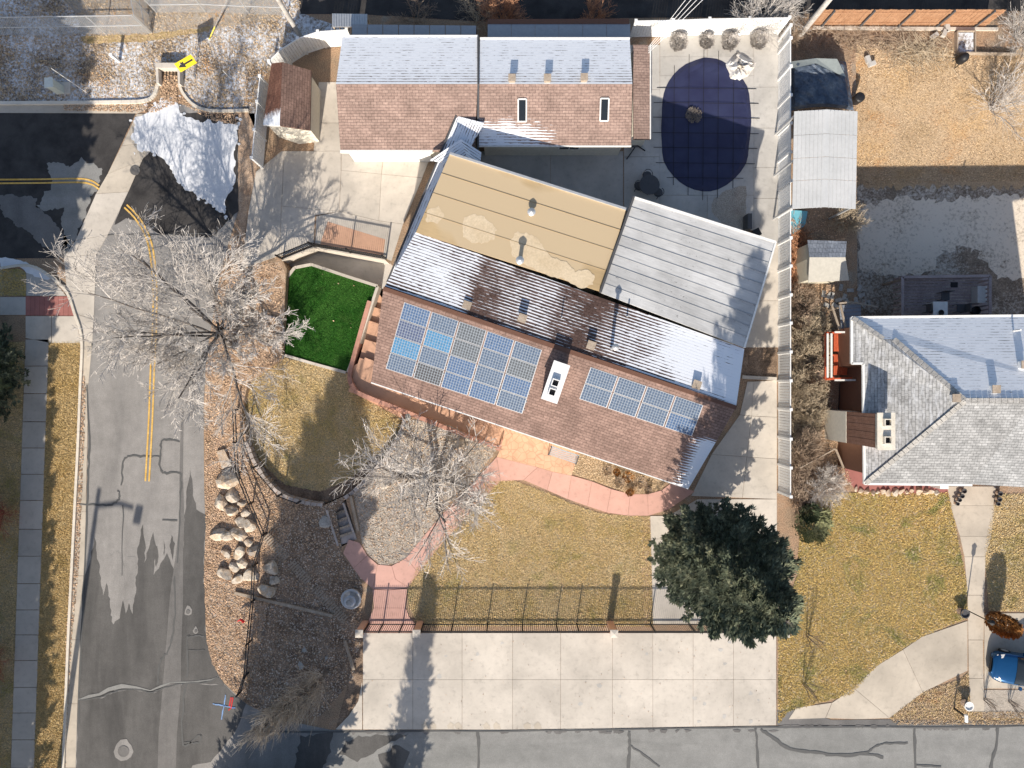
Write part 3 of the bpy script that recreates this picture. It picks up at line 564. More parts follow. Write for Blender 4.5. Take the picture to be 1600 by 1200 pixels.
# neighbour's walks
slabs('entry_walk', [[(1480, 760), (1556, 760), (1554, 790), (1485, 790)], [(1485, 790), (1554, 790), (1549, 838), (1500, 838)], [(1500, 838), (1549, 838), (1540, 870), (1507, 870)], [(1507, 870), (1540, 870), (1538, 930), (1512, 930)], [(1512, 930), (1538, 930), (1537, 1000), (1513, 1000)], [(1513, 1000), (1536, 1000), (1537, 1060), (1514, 1060)], [(1514, 1060), (1537, 1060), (1538, 1112), (1517, 1112)]], 0.035, M['conc_tan'])
slabs('neighbour_drive', [[(1512, 970), (1512, 1048), (1442, 1082), (1411, 1015), (1440, 995)], [(1411, 1015), (1442, 1082), (1390, 1122), (1334, 1075), (1370, 1040)], [(1334, 1075), (1390, 1122), (1340, 1124), (1290, 1122), (1300, 1098)], [(1300, 1098), (1290, 1122), (1232, 1124), (1244, 1106)]], 0.03, M['conc_tan'])
slabs('parking_pad', [[(1538, 958), (1640, 958), (1640, 1076), (1538, 1076)]], 0.03, M['conc_tan'])

# oil drips and tyre smudges on the driveway, small shapes of their own
for i in range(26):
    x, y, a = rng.uniform(580, 1200), rng.uniform(1000, 1130), rng.uniform(1.5, 4.5); sheet('stain', jag([(x + a * math.cos(k * .785) * rng.uniform(.6, 1.3), y + a * math.sin(k * .785) * rng.uniform(.5, 1.2)) for k in range(8)], .5, 3, rng), 0.0365 + i * .0002, M['conc_grey'])
for x in (660, 672, 700, 712, 756, 772, 820, 836): sheet('stain', jag([(x, 1139), (x - 2, 1133), (x + 4, 1128), (x + 9, 1132), (x + 10, 1139)], .8, 3, rng), 0.042, M['conc_tan'])

leaves('turf_leaves', TURF, 22, LOW + .05, M['leaf_bits'], 51)
leaves('front_lawn_leaves', SL, 500, .05, M['leaf_bits'], 52); leaves('side_lawn_leaves', NL, 700, .05, M['leaf_bits'], 53); leaves('driveway_leaves', [(566, 1000), (1213, 1000), (1213, 1140), (566, 1140)], 130, .045, M['leaf_bits'], 54, (.02, .04))
leaves('garden_leaves', GBED, 7000, .02, M['leaf_bits'], 55)
# ================================================================== BUILDINGS
def roof(parent, name, pts, mat, t=0.16, flip=False):
    """sloping roof face; pts in photo px + height, first edge along the courses"""
    P = WL(pts); u = (P[1] - P[0]).normalized(); nrm = u.cross(P[2] - P[0]).normalized(); v = nrm.cross(u)
    o = P[0].copy()
    m = MB(); m.slabthick(P, t)
    return m.build(name, mat, parent, uv=lambda q: ((q - o).dot(u), (q - o).dot(v)))
def inset(pts, d):
    c = sum(pts, Vector()) / len(pts); return [p + (Vector((c.x, c.y, p.z)) - p).normalized() * d for p in pts]
def walls(parent, pts, mat, d=0.4, z0=-0.05, drop=0.2):
    P = inset(WL(pts), d); m = MB(); m.prism([p - Vector((0, 0, drop)) for p in P], z0=z0); return m.build('wall', mat, parent)
def edge_trim(parent, pts, name='gutter', mat='trim', w=0.1, h=0.12, lift=0.0):
    P = [p + Vector((0, 0, lift)) for p in WL(pts)]; m = MB()
    for a, b in zip(P, P[1:]): m.bar(a, b, w, h)
    return m.build(name, M[mat], parent)
def on(a, b, t): return tuple(x + (y - x) * t for x, y in zip(a, b))
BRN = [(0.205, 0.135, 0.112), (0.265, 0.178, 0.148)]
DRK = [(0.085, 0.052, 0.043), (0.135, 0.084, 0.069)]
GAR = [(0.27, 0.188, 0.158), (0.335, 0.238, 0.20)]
# ---- main house
A, B = (599, 451, 5.5), (1150, 637, 5.5)
Cc, D = (580, 597, 4.1), (1076, 763, 4.1)
E, Fp = (650, 362, 4.72), (1163, 545, 4.72)
house = thing('house', 'long brown-shingled house with solar panels set at an angle', 'house', W(880, 560))
LH = (W(*B) - W(*A)).length
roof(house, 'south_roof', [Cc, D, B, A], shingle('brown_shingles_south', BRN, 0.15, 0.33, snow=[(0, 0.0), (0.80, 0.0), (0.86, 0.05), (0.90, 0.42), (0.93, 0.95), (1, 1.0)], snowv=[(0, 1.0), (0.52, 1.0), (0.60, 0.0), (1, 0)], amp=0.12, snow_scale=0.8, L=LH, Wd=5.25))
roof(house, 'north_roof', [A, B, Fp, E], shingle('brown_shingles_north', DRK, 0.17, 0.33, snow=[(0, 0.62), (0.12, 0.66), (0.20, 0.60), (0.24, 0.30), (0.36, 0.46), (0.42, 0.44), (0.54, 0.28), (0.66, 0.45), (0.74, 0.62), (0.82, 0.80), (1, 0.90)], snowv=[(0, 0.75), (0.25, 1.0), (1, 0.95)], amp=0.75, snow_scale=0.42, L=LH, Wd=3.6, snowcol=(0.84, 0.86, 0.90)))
def rollroof(name, col, stain, dark=0.0, patch=None):
    t = NT(name); p = t.pos(); ob = t.n('ShaderNodeObjectInfo').outputs['Random']; uv = t.uv()
    c = t.mix(1.0, (*col, 1), t.ramp(ob, [(0, 0.86), (1, 1.08)]), 'MULTIPLY')
    c = t.mix(1.0, c, t.ramp(t.noise(p, 0.5, 5, 0.6), [(0.3, 1 - stain), (0.7, 1 + stain)]), 'MULTIPLY')
    st = t.scale(uv, (0.5, 5, 1)); c = t.mix(1.0, c, t.ramp(t.noise(st, 1.6, 5, 0.7), [(0.25, 1 - stain), (0.6, 1.03)]), 'MULTIPLY')
    if patch: c = t.mix(t.math('MULTIPLY', t.math('SUBTRACT', t.noise(p, 0.17, 3, 0.5), 0.52), 25, True), c, (*patch, 1))
    if dark:
        d = t.math('MULTIPLY', t.noise(st, 0.55, 5, 0.75), t.noise(p, 7.0, 4, 0.8)); c = t.mix(t.math('MULTIPLY', t.math('SUBTRACT', d, 0.33), 9 * dark, True), c, (0.12, 0.12, 0.12, 1))
    t.bump(t.noise(p, 18, 3), 0.3, 0.01); return t.out(c, 0.9)
def strips(parent, name, q, n, mat, t=0.12, seam=.022, seamm=None):
    seamm = seamm or M['grey']
    a, b, c, d = q                       # a-b north edge, d-c south edge
    for i in range(n):
        t0, t1 = i / n, (i + 1) / n
        pts = [on(a, d, t0), on(b, c, t0), on(b, c, t1), on(a, d, t1)]
        pts = [(p[0], p[1], p[2] + 0.005 * (i % 3)) for p in pts]; roof(parent, name, [pts[3], pts[2], pts[1], pts[0]], mat, t)
        if i:
            m = MB(); m.bar(W(*on(a, d, t0)) + Vector((0, 0, .018)), W(*on(b, c, t0)) + Vector((0, 0, .018)), seam, .02); m.build('seam', seamm, parent)
TN = [(703, 240, 4.62), (978, 327, 4.62), (940, 456, 4.77), (650, 363, 4.77)]
strips(house, 'roofing_strip', TN, 4, rollroof('tan_roll_roofing', (0.43, 0.315, 0.175), 0.14, patch=(0.50, 0.39, 0.25)), seam=.018, seamm=flat('tan_seam', (.34, .25, .14), .9))
WH = [(990, 308, 4.6), (1212, 378, 4.6), (1163, 543, 4.85), (938, 457, 4.85)]
strips(house, 'roofing_strip', WH, 10, rollroof('pale_roll_roofing', (0.50, 0.50, 0.495), 0.2, 2.2))
creamy = mot('dried_roof_coating', [(0.54, 0.43, 0.285), (0.62, 0.51, 0.36)], 1.2, 9, 0.12)
def tanz(px, py):                        # height of the tan roof face under a point of the picture
    a, b, d = W(*TN[0]), W(*TN[1]), W(*TN[3]); n = (b - a).cross(d - a); o = Vector((0, 0, H)); r = W(px, py, 0) - o; return (o + r * ((a - o).dot(n) / r.dot(n))).z
for i, pp in enumerate(([(726, 340), (742, 334), (756, 338), (768, 350), (776, 358), (772, 374), (758, 380), (738, 379), (724, 370), (722, 352)], [(806, 362), (822, 364), (840, 372), (848, 386), (862, 402), (884, 408), (900, 424), (918, 420), (930, 430), (926, 446), (908, 450), (880, 436), (850, 428), (820, 414), (800, 400), (798, 376)], [(668, 328), (684, 322), (694, 338), (684, 350), (664, 346)])):
    m = MB(); m.poly([W(x, y, tanz(x, y) + .016) for x, y in jag(pp, 1.6, 4, rng)]); m.build('roof_patch', creamy, house)
edge_trim(house, [TN[0], TN[1]], 'roof_edge', 'galv', 0.12, 0.14, 0.03); edge_trim(house, [WH[0], WH[1], WH[2]], 'roof_edge', 'trim', 0.09, 0.16, -0.03)
edge_trim(house, [WH[3], WH[0]], 'roof_edge', 'darkgrey', 0.12, 0.2, 0.0)
edge_trim(house, [Cc, D], 'gutter', 'trim', 0.12, 0.12, -0.06); edge_trim(house, [A, B], 'ridge_cap', 'brown', 0.22, 0.05, 0.03)
walls(house, [(*Cc[:2], 4.0), (*D[:2], 4.0), (*B[:2], 5.35), (*Fp[:2], 4.6), (*E[:2], 4.6), (*A[:2], 5.35)], M['cream'], 0.55, -1.4)
walls(house, [(p[0], p[1], 4.3) for p in TN], M['cream'], 0.3, -1.4); walls(house, [(p[0], p[1], 4.2) for p in WH], M['cream'], 0.3)
# low link roof towards the garage, snowed in
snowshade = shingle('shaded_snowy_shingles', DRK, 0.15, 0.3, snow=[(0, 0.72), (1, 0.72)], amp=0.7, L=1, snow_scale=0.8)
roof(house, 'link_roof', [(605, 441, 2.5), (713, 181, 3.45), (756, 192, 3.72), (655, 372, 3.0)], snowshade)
roof(house, 'link_gable', [(672, 250, 3.55), (720, 217, 4.0), (735, 262, 4.05)], snowshade, 0.1); roof(house, 'link_gable', [(720, 217, 4.0), (752, 238, 3.55), (750, 262, 3.6), (735, 262, 4.05)], snowshade, 0.1)
edge_trim(house, [(605, 441, 2.5), (713, 181, 3.45)], 'gutter', 'darkgrey', 0.1, 0.12)
# roof furniture (parts of the house)
def box_vent(parent, px, py, z, s=0.36, h=0.3, rz=-0.33, mat='timber'):
    c = W(px, py, z); m = MB(); m.box(c + Vector((0, 0, h / 2 - .08)), (s, s, h), rz); v = m.build('roof_vent', M[mat], parent)
    m = MB(); m.box(c + Vector((0, 0, h - .06)), (s + .08, s + .08, 0.04), rz); m.build('vent_hood', M['timber'], v); return v
for x, y, z in ((730, 478, 5.15), (816, 498, 5.3), (923, 540, 5.3), (1087, 601, 5.25)): box_vent(house, x, y, z)
def pipe(parent, px, py, z, h, r, cap=True, mat='galv'):
    c = W(px, py, z); m = MB(); m.tube([c - Vector((0, 0, .3)), c + Vector((0, 0, h))], r, r, 10, True); o = m.build('flue_pipe', M[mat], parent)
    if cap:
        m = MB(); m.lathe(c + Vector((0, 0, h)), [(r * 1.9, 0), (r * 2.0, .05), (r * .4, .18)], 12); m.build('flue_cap', M[mat], o)
    return o
pipe(house, 830, 335, 4.45, 0.5, 0.11); pipe(house, 812, 411, 4.6, 0.8, 0.11); pipe(house, 955, 545, 5.15, 1.55, 0.09); pipe(house, 979, 495, 4.7, 0.7, 0.045, False); pipe(house, 964, 491, 4.75, 0.5, 0.04, False); pipe(house, 877, 497, 5.0, 0.55, 0.03, False)
def chimney(parent, name, px, py, z0, z1, sx, sy, rz, mat, flues, label=None):
    c = W(px, py, z1); m = MB(); m.box(Vector((c.x, c.y, (z0 + z1) / 2)), (sx, sy, z1 - z0), rz); ch = m.build(name, mat, parent)
    m = MB(); m.box(Vector((c.x, c.y, z1 + .03)), (sx + .12, sy + .12, 0.06), rz); m.build('chimney_cap', mat, ch)
    Rm = Matrix.Rotation(rz, 3, 'Z')
    for fy in flues:
        q = Vector((c.x, c.y, z1)) + Rm @ Vector((0, fy, 0)); m = MB()
        for sx_, sy_, w, d in ((-.17, 0, .05, .39), (.17, 0, .05, .39), (0, -.17, .29, .05), (0, .17, .29, .05)): m.box(q + Rm @ Vector((sx_, sy_, .15)), (w, d, .22), rz)
        m.build('flue', mat, ch); m = MB(); m.box(q + Vector((0, 0, .08)), (.29, .29, .03), rz); m.build('flue_opening', M['black'], ch)
    return ch
chimney(house, 'chimney', 868, 597, 4.2, 6.15, 0.75, 1.95, -0.33, M['white'], (-0.05, -0.55))
# ---- solar arrays on the south roof
def panelmat():
    t = NT('solar_cells'); u, v, _ = t.sep(t.uv()); oc = t.n('ShaderNodeObjectInfo').outputs['Color']
    def grid(c, n):
        f = t.math('FRACT', t.math('MULTIPLY', c, n)); return t.math('GREATER_THAN', t.math('ABSOLUTE', t.math('SUBTRACT', f, 0.5)), 0.5 - 0.055 * n / 10 - .02)
    g_ = t.math('MAXIMUM', grid(u, 10), grid(v, 6)); n = t.noise(t.scale(t.uv(), (10, 6, 1)), 1.0, 1)
    c = t.mix(1.0, oc, t.ramp(n, [(0.3, 0.85), (0.7, 1.2)]), 'MULTIPLY'); c = t.mix(g_, c, (0.34, 0.38, 0.42, 1)); return t.out(c, 0.22, 0, 0.5)
PM = panelmat()
PCOL = {'b': (0.07, 0.12, 0.22), 'd': (0.10, 0.11, 0.12), 'c': (0.06, 0.19, 0.34), 'm': (0.085, 0.12, 0.18), 'k': (0.075, 0.075, 0.078), 'v': (0.075, 0.095, 0.165)}
def bil(q, s, t_): return on(on(q[0], q[1], s), on(q[3], q[2], s), t_)
def array(label, q, nc, nr, code):
    c = W(*q[0]); arr = thing('solar_array', label, 'solar panels', c)
    P = WL(q); nrm = (P[1] - P[0]).cross(P[3] - P[0]).normalized(); nrm = nrm if nrm.z > 0 else -nrm
    def pt(s, t_, h=0): 
        a = P[0].lerp(P[1], s); b = P[3].lerp(P[2], s); return a.lerp(b, t_) + nrm * h
    for r_ in range(nr):
        for k in range(nc):
            g0, g1 = 0.022 / nc * 2, 0.045 / nr
            s0, s1, t0, t1 = k / nc + g0 / 2, (k + 1) / nc - g0 / 2, r_ / nr + g1 / 3, (r_ + 1) / nr - g1 / 3
            m = MB(); top = [pt(s0, t0, .16), pt(s1, t0, .16), pt(s1, t1, .16), pt(s0, t1, .16)]; bot = [p - nrm * .045 for p in top]
            m.add(top + bot, [(0, 1, 2, 3), (4, 5, 6, 7), (0, 1, 5, 4), (1, 2, 6, 5), (2, 3, 7, 6), (3, 0, 4, 7)]); pn = m.build('solar_panel', M['galv'], arr)
            e, f = .010 / nc * 4, .016 / nr * 3; a0, a1, b0, b1 = s0 + e / 2, s1 - e / 2, t0 + f / 2, t1 - f / 2
            m = MB(); v4 = [pt(a0, b0, .164), pt(a1, b0, .164), pt(a1, b1, .164), pt(a0, b1, .164)]; m.quad(*v4)
            uvd = {tuple(round(x, 4) for x in v): w_ for v, w_ in zip(v4, ((0, 0), (1, 0), (1, 1), (0, 1)))}
            gl = m.build('cells', PM, pn, uv=lambda p: uvd[tuple(round(x, 4) for x in p)]); gl.color = (*PCOL[code[r_ * nc + k]], 1)
    for t_ in [i / nr + d for i in range(nr) for d in (0.25 / nr, 0.75 / nr)]:
        m = MB(); m.bar(pt(-.004, t_, .06), pt(1.004, t_, .06), .05, .06); m.build('rail', M['galv'], arr)
    return arr
array('large solar array of twenty panels on the brown roof', [(632, 471, 5.26), (848, 546, 5.26), (817, 646, 4.36), (603, 575, 4.36)], 5, 4, 'bmdbm' 'vcdmd' 'cmbmb' 'mkbbm')
array('small solar array of eight panels right of the white chimney', [(922, 572, 5.24), (1099, 632, 5.24), (1081, 681, 4.78), (904, 622, 4.78)], 4, 2, 'mmmm' 'mmmb')
# ---- garage block along the top
gar = thing('garage', 'long brown-shingled garage with a snowy north slope behind the house', 'garage', W(760, 170))
sn = dict(amp=0.25, snow_scale=0.7, L=8.0)
gw = [(525, 131, 3.9), (746, 131, 3.9), (747, 57, 3.2), (535, 57, 3.2)]
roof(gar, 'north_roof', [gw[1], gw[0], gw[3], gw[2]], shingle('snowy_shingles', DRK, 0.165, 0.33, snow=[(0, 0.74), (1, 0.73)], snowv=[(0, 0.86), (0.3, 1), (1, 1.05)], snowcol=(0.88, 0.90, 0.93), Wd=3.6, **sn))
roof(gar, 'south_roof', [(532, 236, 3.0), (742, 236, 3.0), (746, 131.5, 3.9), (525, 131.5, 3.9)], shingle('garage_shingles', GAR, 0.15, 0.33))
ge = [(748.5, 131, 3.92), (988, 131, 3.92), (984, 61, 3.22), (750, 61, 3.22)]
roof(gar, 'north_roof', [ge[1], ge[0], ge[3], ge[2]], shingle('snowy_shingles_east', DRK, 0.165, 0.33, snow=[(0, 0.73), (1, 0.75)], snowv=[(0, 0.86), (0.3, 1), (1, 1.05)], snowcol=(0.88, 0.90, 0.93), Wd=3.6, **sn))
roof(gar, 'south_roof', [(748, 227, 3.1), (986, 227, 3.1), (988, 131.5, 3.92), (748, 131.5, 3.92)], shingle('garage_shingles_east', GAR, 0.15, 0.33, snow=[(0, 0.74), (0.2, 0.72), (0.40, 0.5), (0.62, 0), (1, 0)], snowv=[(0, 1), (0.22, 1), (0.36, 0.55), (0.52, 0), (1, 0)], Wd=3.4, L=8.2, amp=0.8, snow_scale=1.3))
m = MB(); m.bar(W(747, 57, 3.26), W(747.3, 131, 3.97), .1, .08); m.bar(W(747.3, 131, 3.97), W(747, 236, 3.06), .1, .08); m.build('roof_divider', M['darkgrey'], gar)
edge_trim(gar, [(532, 237, 2.95), (676, 237, 2.95)], 'gutter', 'trim', .14, .14); edge_trim(gar, [(748, 228, 3.02), (986, 228, 3.02)], 'gutter', 'trim', .1, .12); edge_trim(gar, [(750, 60, 3.2), (984, 60, 3.2)], 'gutter', 'trim', .08, .1); edge_trim(gar, [(535, 56, 3.2), (747, 56, 3.2)], 'gutter', 'trim', .06, .08)
walls(gar, [(532, 232, 2.7), (746, 232, 2.7), (748, 131, 3.7), (746, 62, 2.7), (535, 62, 2.7), (527, 131, 3.7)], M['cream'], 0.3); walls(gar, [(748, 222, 2.75), (984, 222, 2.75), (986, 131, 3.7), (983, 66, 2.7), (750, 66, 2.7), (748, 131, 3.7)], M['cream'], 0.3)
dwn = W(600, 240, 0); m = MB(); p0 = W(540, 240, 2.1); p1 = W(664, 240, 2.1); yb_ = inset(WL([(532, 232, 2.7), (746, 232, 2.7), (746, 62, 2.7), (535, 62, 2.7)]), .3)[0].y
for k in range(4):
    m = MB(); m.box(Vector((p0.x + 2.4, yb_ - .03, .27 + k * .54)), (4.7, .05, .52)); m.build('door_panel', M['white'], gar)
m = MB(); wx = W(890, 232, 1.8).x; yb2 = inset(WL([(748, 222, 2.75), (984, 222, 2.75), (986, 131, 3.7), (983, 66, 2.7), (750, 66, 2.7), (748, 131, 3.7)]), .3)[0].y
m.box(Vector((wx, yb2 - .03, 1.75)), (1.25, .06, .95)); wd = m.build('window', M['trim'], gar)
for s in (-.29, .29):
    m = MB(); m.box(Vector((wx + s, yb2 - .065, 1.75)), (.52, .03, .82)); m.build('pane', M['glass'], wd)
def skylight(px, py, z, w, l, pitch, label=None):
    c = W(px, py, z); Mx = Matrix.Rotation(pitch, 3, 'X'); m = MB()
    for x, y, a, b in ((-w / 2, 0, .07, l), (w / 2, 0, .07, l), (0, -l / 2, w, .07), (0, l / 2, w, .07)): m.box(c + Mx @ Vector((x, y, .07)), (a, b, .14), M=Mx)
    s_ = m.build('skylight', M['trim'], gar); m = MB(); m.box(c + Mx @ Vector((0, 0, .09)), (w - .08, l - .08, .04), M=Mx); m.build('pane', M['glass'], s_)
skylight(816, 173, 3.5, .45, 1.15, R(15)); skylight(944, 172, 3.52, .45, 1.15, R(15))
for x, y in ((800, 125), (855, 125), (912, 124)): box_vent(gar, x, y, 3.87, .32, .36, 0)
roof(gar, 'lean_to_roof', [(990, 217, 2.35), (1016, 217, 2.2), (1016, 70, 2.2), (989, 70, 2.4)], shingle('lean_to_shingles', GAR, 0.15, 0.33)); edge_trim(gar, [(1016, 70, 2.2), (1016, 217, 2.2)], 'gutter', 'trim', .06, .1)
walls(gar, [(988, 214, 2.2), (1014, 214, 2.1), (1014, 73, 2.1), (988, 73, 2.2)], M['cream'], .15)
cor = flat('corrugated_plastic', (0.30, 0.32, 0.35), 0.5)
m = MB(); P0 = (550, 38, 2.3); P1 = (745, 40, 2.3)
for k in range(8):
    a = on(P0, P1, k / 8); b = on(P0, P1, (k + 1) / 8 - .006); m = MB(); m.slabthick(WL([a, b, (b[0], b[1] + 17, 2.5), (a[0], a[1] + 17, 2.5)]), .05); m.build('awning_panel', cor, gar)
for k in range(6):
    x0, x1 = 762 + k * 37.2, 762 + (k + 1) * 37.2 - .5; m = MB(); m.slabthick(WL([(x0, 37, 2.3), (x1, 37, 2.3), (x1, 59, 2.55), (x0, 59, 2.55)]), .05); m.build('awning_panel', cor, gar)
m = MB(); m.slabthick(WL([(762, 30, 2.3), (983, 29, 2.3), (983, 37, 2.34), (762, 37, 2.34)]), .06); m.build('awning_fascia', M['brown'], gar)
for x in (552, 650, 743, 764, 870, 981):
    m = MB(); m.bar(W(x, 42, 2.3), Vector((*W(x, 42, 2.3).xy, 0)), .09); m.build('awning_post', M['brown'], gar)
cs = thing('lean_to', 'small corrugated grey lean-to roof at the garage corner by the alley', 'lean-to', W(548, 40))
m = MB(); Q = [(519, 21, 2.0), (574, 22, 2.0), (574, 42, 2.15), (519, 42, 2.15)]; m.slabthick(WL(Q), .04)
for k in range(14): m.bar(W(521 + k * 4, 22, 2.03), W(521 + k * 4, 42, 2.18), .04, .04)
m.build('roof', M['galv'], cs)
for x, y in ((521, 23), (572, 23), (521, 41), (572, 41)):
    m = MB(); m.bar(W(x, y, 2.0), Vector((*W(x, y, 2.0).xy, 0)), .08); m.build('post', M['timber'], cs)
# ---- brown shed by the driveway
shed = thing('shed', 'brown-roofed garden shed with cream walls beside the driveway', 'shed', W(458, 160))
rs = mot('rusty_brown_shingles', [(0.13, 0.06, 0.04), (0.20, 0.105, 0.075)], 2.2, 14, 0.3)
ra, rb = (441, 97, 3.5), (437, 196, 3.5)
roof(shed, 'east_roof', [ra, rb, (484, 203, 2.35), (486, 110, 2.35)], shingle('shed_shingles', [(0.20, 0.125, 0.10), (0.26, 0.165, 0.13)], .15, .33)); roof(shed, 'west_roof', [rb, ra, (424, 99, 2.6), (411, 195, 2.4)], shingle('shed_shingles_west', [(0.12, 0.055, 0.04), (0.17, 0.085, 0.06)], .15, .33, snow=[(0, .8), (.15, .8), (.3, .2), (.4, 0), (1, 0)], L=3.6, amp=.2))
walls(shed, [(412, 193, 2.35), (437, 194, 3.4), (483, 201, 2.3), (485, 112, 2.3), (441, 99, 3.4), (425, 101, 2.5)], M['cream'], .1)
# ---- white metal carport
cp = thing('carport', 'white ribbed metal carport roof beyond the white fence', 'carport', W(1290, 250))
cw = mot('white_metal_sheet', [(0.48, 0.49, 0.49), (0.56, 0.565, 0.565)], 0.6, 6, 0.06, rough=0.5)
def cpz(x): return 3.0 + 0.12 * (1 - abs(x - 1292) / 50)
for r_, (y0, y1) in enumerate(((174, 212), (212, 248), (248, 283), (283, 327))):
    for x0, x1 in ((1241, 1292), (1292, 1340)):
        f0, f1 = (y0 - 174) / 153 * -3, (y1 - 174) / 153 * -3; m = MB()
        m.slabthick(WL([(x0 + f0, y0 - (3 if x0 == 1241 or 1 else 0) * (x0 == 1292), cpz(x0)), (x1 + f0, y0 - 3 * (x1 == 1292), cpz(x1)), (x1 + f1, y1 - .6 - 3 * (x1 == 1292), cpz(x1)), (x0 + f1, y1 - .6 - 3 * (x0 == 1292), cpz(x0))]), .03)
        for k in range(1, 8):
            t_ = k / 8; x = x0 + (x1 - x0) * t_; m.bar(W(x + f0, y0 - 1, cpz(x) + .01), W(x + f1, y1 - 2, cpz(x) + .01), .035, .035)
        m.build('roof_panel', cw, cp)
for x, y in ((1243, 180), (1337, 180), (1240, 322), (1334, 322), (1241, 250), (1335, 250)):
    m = MB(); m.bar(W(x, y, 2.95), Vector((*W(x, y, 2.95).xy, 0)), .1); m.build('post', M['galv'], cp)
# ---- small tool shed
ts = thing('tool_shed', 'small beige metal tool shed with a grey frosted roof', 'shed', W(1290, 410))
beige = flat('beige_metal', (0.50, 0.47, 0.38), 0.6)
roof(ts, 'roof', [(1265, 402, 2.5), (1321, 402, 2.5), (1323, 377, 2.1), (1262, 375, 2.1)], shingle('blue_grey_sheet', [(0.30, 0.32, 0.35), (0.38, 0.40, 0.43)], .3, .2), .05); roof(ts, 'roof', [(1263, 441, 2.05), (1327, 438, 2.05), (1321, 402, 2.5), (1265, 402, 2.5)], flat('beige_sheet', (0.42, 0.40, 0.35), 0.6), .05)
walls(ts, [(1264, 438, 2.0), (1322, 436, 2.0), (1319, 402, 2.4), (1322, 380, 2.0), (1264, 378, 2.0), (1266, 402, 2.4)], beige, .08)
# ---- neighbour's house
nb = thing('neighbour_house', 'grey hip-roofed neighbour house with a twin-flue chimney', 'house', W(1450, 630))
GRY = [(0.23, 0.233, 0.235), (0.33, 0.333, 0.335)]
EZ, RZ = 4.4, 5.95
NWp, SWp, Rp = (1332, 497, EZ), (1352, 755, EZ), (1508, 626, RZ)
roof(nb, 'west_roof', [SWp, (1350, 568, EZ), (1332, 568, EZ), NWp, (1380, 530, 4.87), (1396, 530, 4.85), Rp], shingle('grey_shingles_west', [(0.28, 0.28, 0.278), (0.40, 0.40, 0.395)], .15, .3, frost=.02))
roof(nb, 'north_roof', [(1760, 626, RZ), Rp, (1396, 530, 4.85), (1380, 530, 4.87), NWp, (1700, 492, EZ)], shingle('grey_shingles_north', [(0.26, 0.27, 0.28), (0.36, 0.37, 0.38)], .16, .3, snow=[(0, .74), (1, .74)], amp=.5, L=1, snowcol=(.84, .86, .89)))
roof(nb, 'south_roof', [SWp, (1518, 757, EZ), (1600, 648, 5.68), (1760, 626, RZ), Rp], shingle('grey_shingles_south', GRY, .15, .3))
roof(nb, 'wing_roof', [(1518, 757, EZ), (1700, 766, EZ), (1700, 640, 5.8), (1600, 648, 5.68)], shingle('grey_shingles_wing', [(0.26, 0.266, 0.27), (0.34, 0.345, 0.35)], .15, .3))
m = MB()
for a, b in ((SWp, Rp), (NWp, (1380, 530, 4.87)), ((1396, 530, 4.85), Rp), (Rp, (1760, 626, RZ))):
    n = int((W(*b) - W(*a)).length / .3)
    for i in range(n):
        p, q_ = W(*on(a, b, i / n)), W(*on(a, b, (i + .9) / n)); m.bar(p + Vector((0, 0, .04)), q_ + Vector((0, 0, .055)), .26, .03)
kind(m.build('ridge_caps', M['rock_grey'], nb), 'stuff')
edge_trim(nb, [(1700, 492, EZ), (1331, 496, EZ), (1331, 568, EZ), (1349, 568, EZ), (1351, 756, EZ), (1519, 758, EZ)], 'gutter', 'trim', .12, .12, -.04)
walls(nb, [(1350, 752, 3.6), (1640, 755, 3.6), (1640, 498, 3.6), (1334, 500, 3.6), (1334, 566, 3.6), (1350, 568, 3.6)], M['brown'], .45, -2.2)
stone = mot('cream_stone', [(0.60, 0.55, 0.46), (0.70, 0.65, 0.56)], 3, 9, .12)
ch = chimney(nb, 'chimney', 1384, 674, 5.75, 6.0, .80, 1.80, 0, stone, (.46, -.44))
cc_ = W(1384, 674, 6.0)
for k in range(9):                       # brown siding boards of the chimney chase
    m = MB(); m.box(Vector((cc_.x, cc_.y - .78 + k * .195, 4.2)), (.74 + .01 * (k % 2), .19, 3.1)); m.build('siding_board', mot('brown_siding%d' % k, [(0.19, 0.10, 0.07), (0.26, 0.145, 0.105)], 3, 14, .2), ch)
m = MB(); m.box(Vector((cc_.x, cc_.y, 1.32)), (.80, 1.76, 2.64)); m.build('chimney_base', M['cream'], ch)
for x, y, z in ((1490, 622, 5.8), (1552, 608, 5.75), (1597, 570, 5.4)): box_vent(nb, x, y, z, .34, .3, 0, 'white')
m = MB(); c = W(1582, 517, 4.6); m.tube([c, c + Vector((0, 0, .6))], .05, .05, 8, True); m.build('flue_pipe', M['trim'], nb)
# ================================================================== GARDEN WALLS, STEPS, FENCES
gw_ = thing('garden_wall', 'low terracotta wall curving round the walk below the roof', 'wall', W(660, 655))
wl = smooth_line([(577, 470), (560, 530), (548, 575), (546, 592), (552, 606), (566, 617), (640, 646), (700, 670), (782, 702)], 4)
for i in range(len(wl) - 1):
    m = MB(); m.kerb(WL([wl[i], (wl[i + 1][0], wl[i + 1][1])], 0.06 if i >= 14 else -0.12 - (14 - i) * .02 if i > 10 else -0.3), .25, .9); m.build('wall_section', M['terrawall'], gw_)
m = MB(); m.bar(W(780, 700, .1), W(785, 686, .1), .08, .5); m.build('end_post', M['terrawall'], gw_)
st = thing('side_walk', 'x', 'x', W(650, 620)); del st['label'], st['category']; kind(st, 'structure')
xs_ = [552, 634, 661, 690, 720, 729, 738, 747, 756, 786]; zs_ = [-.36, -.32, -.28, -.24, -.20, -.15, -.10, -.05, 0.02]
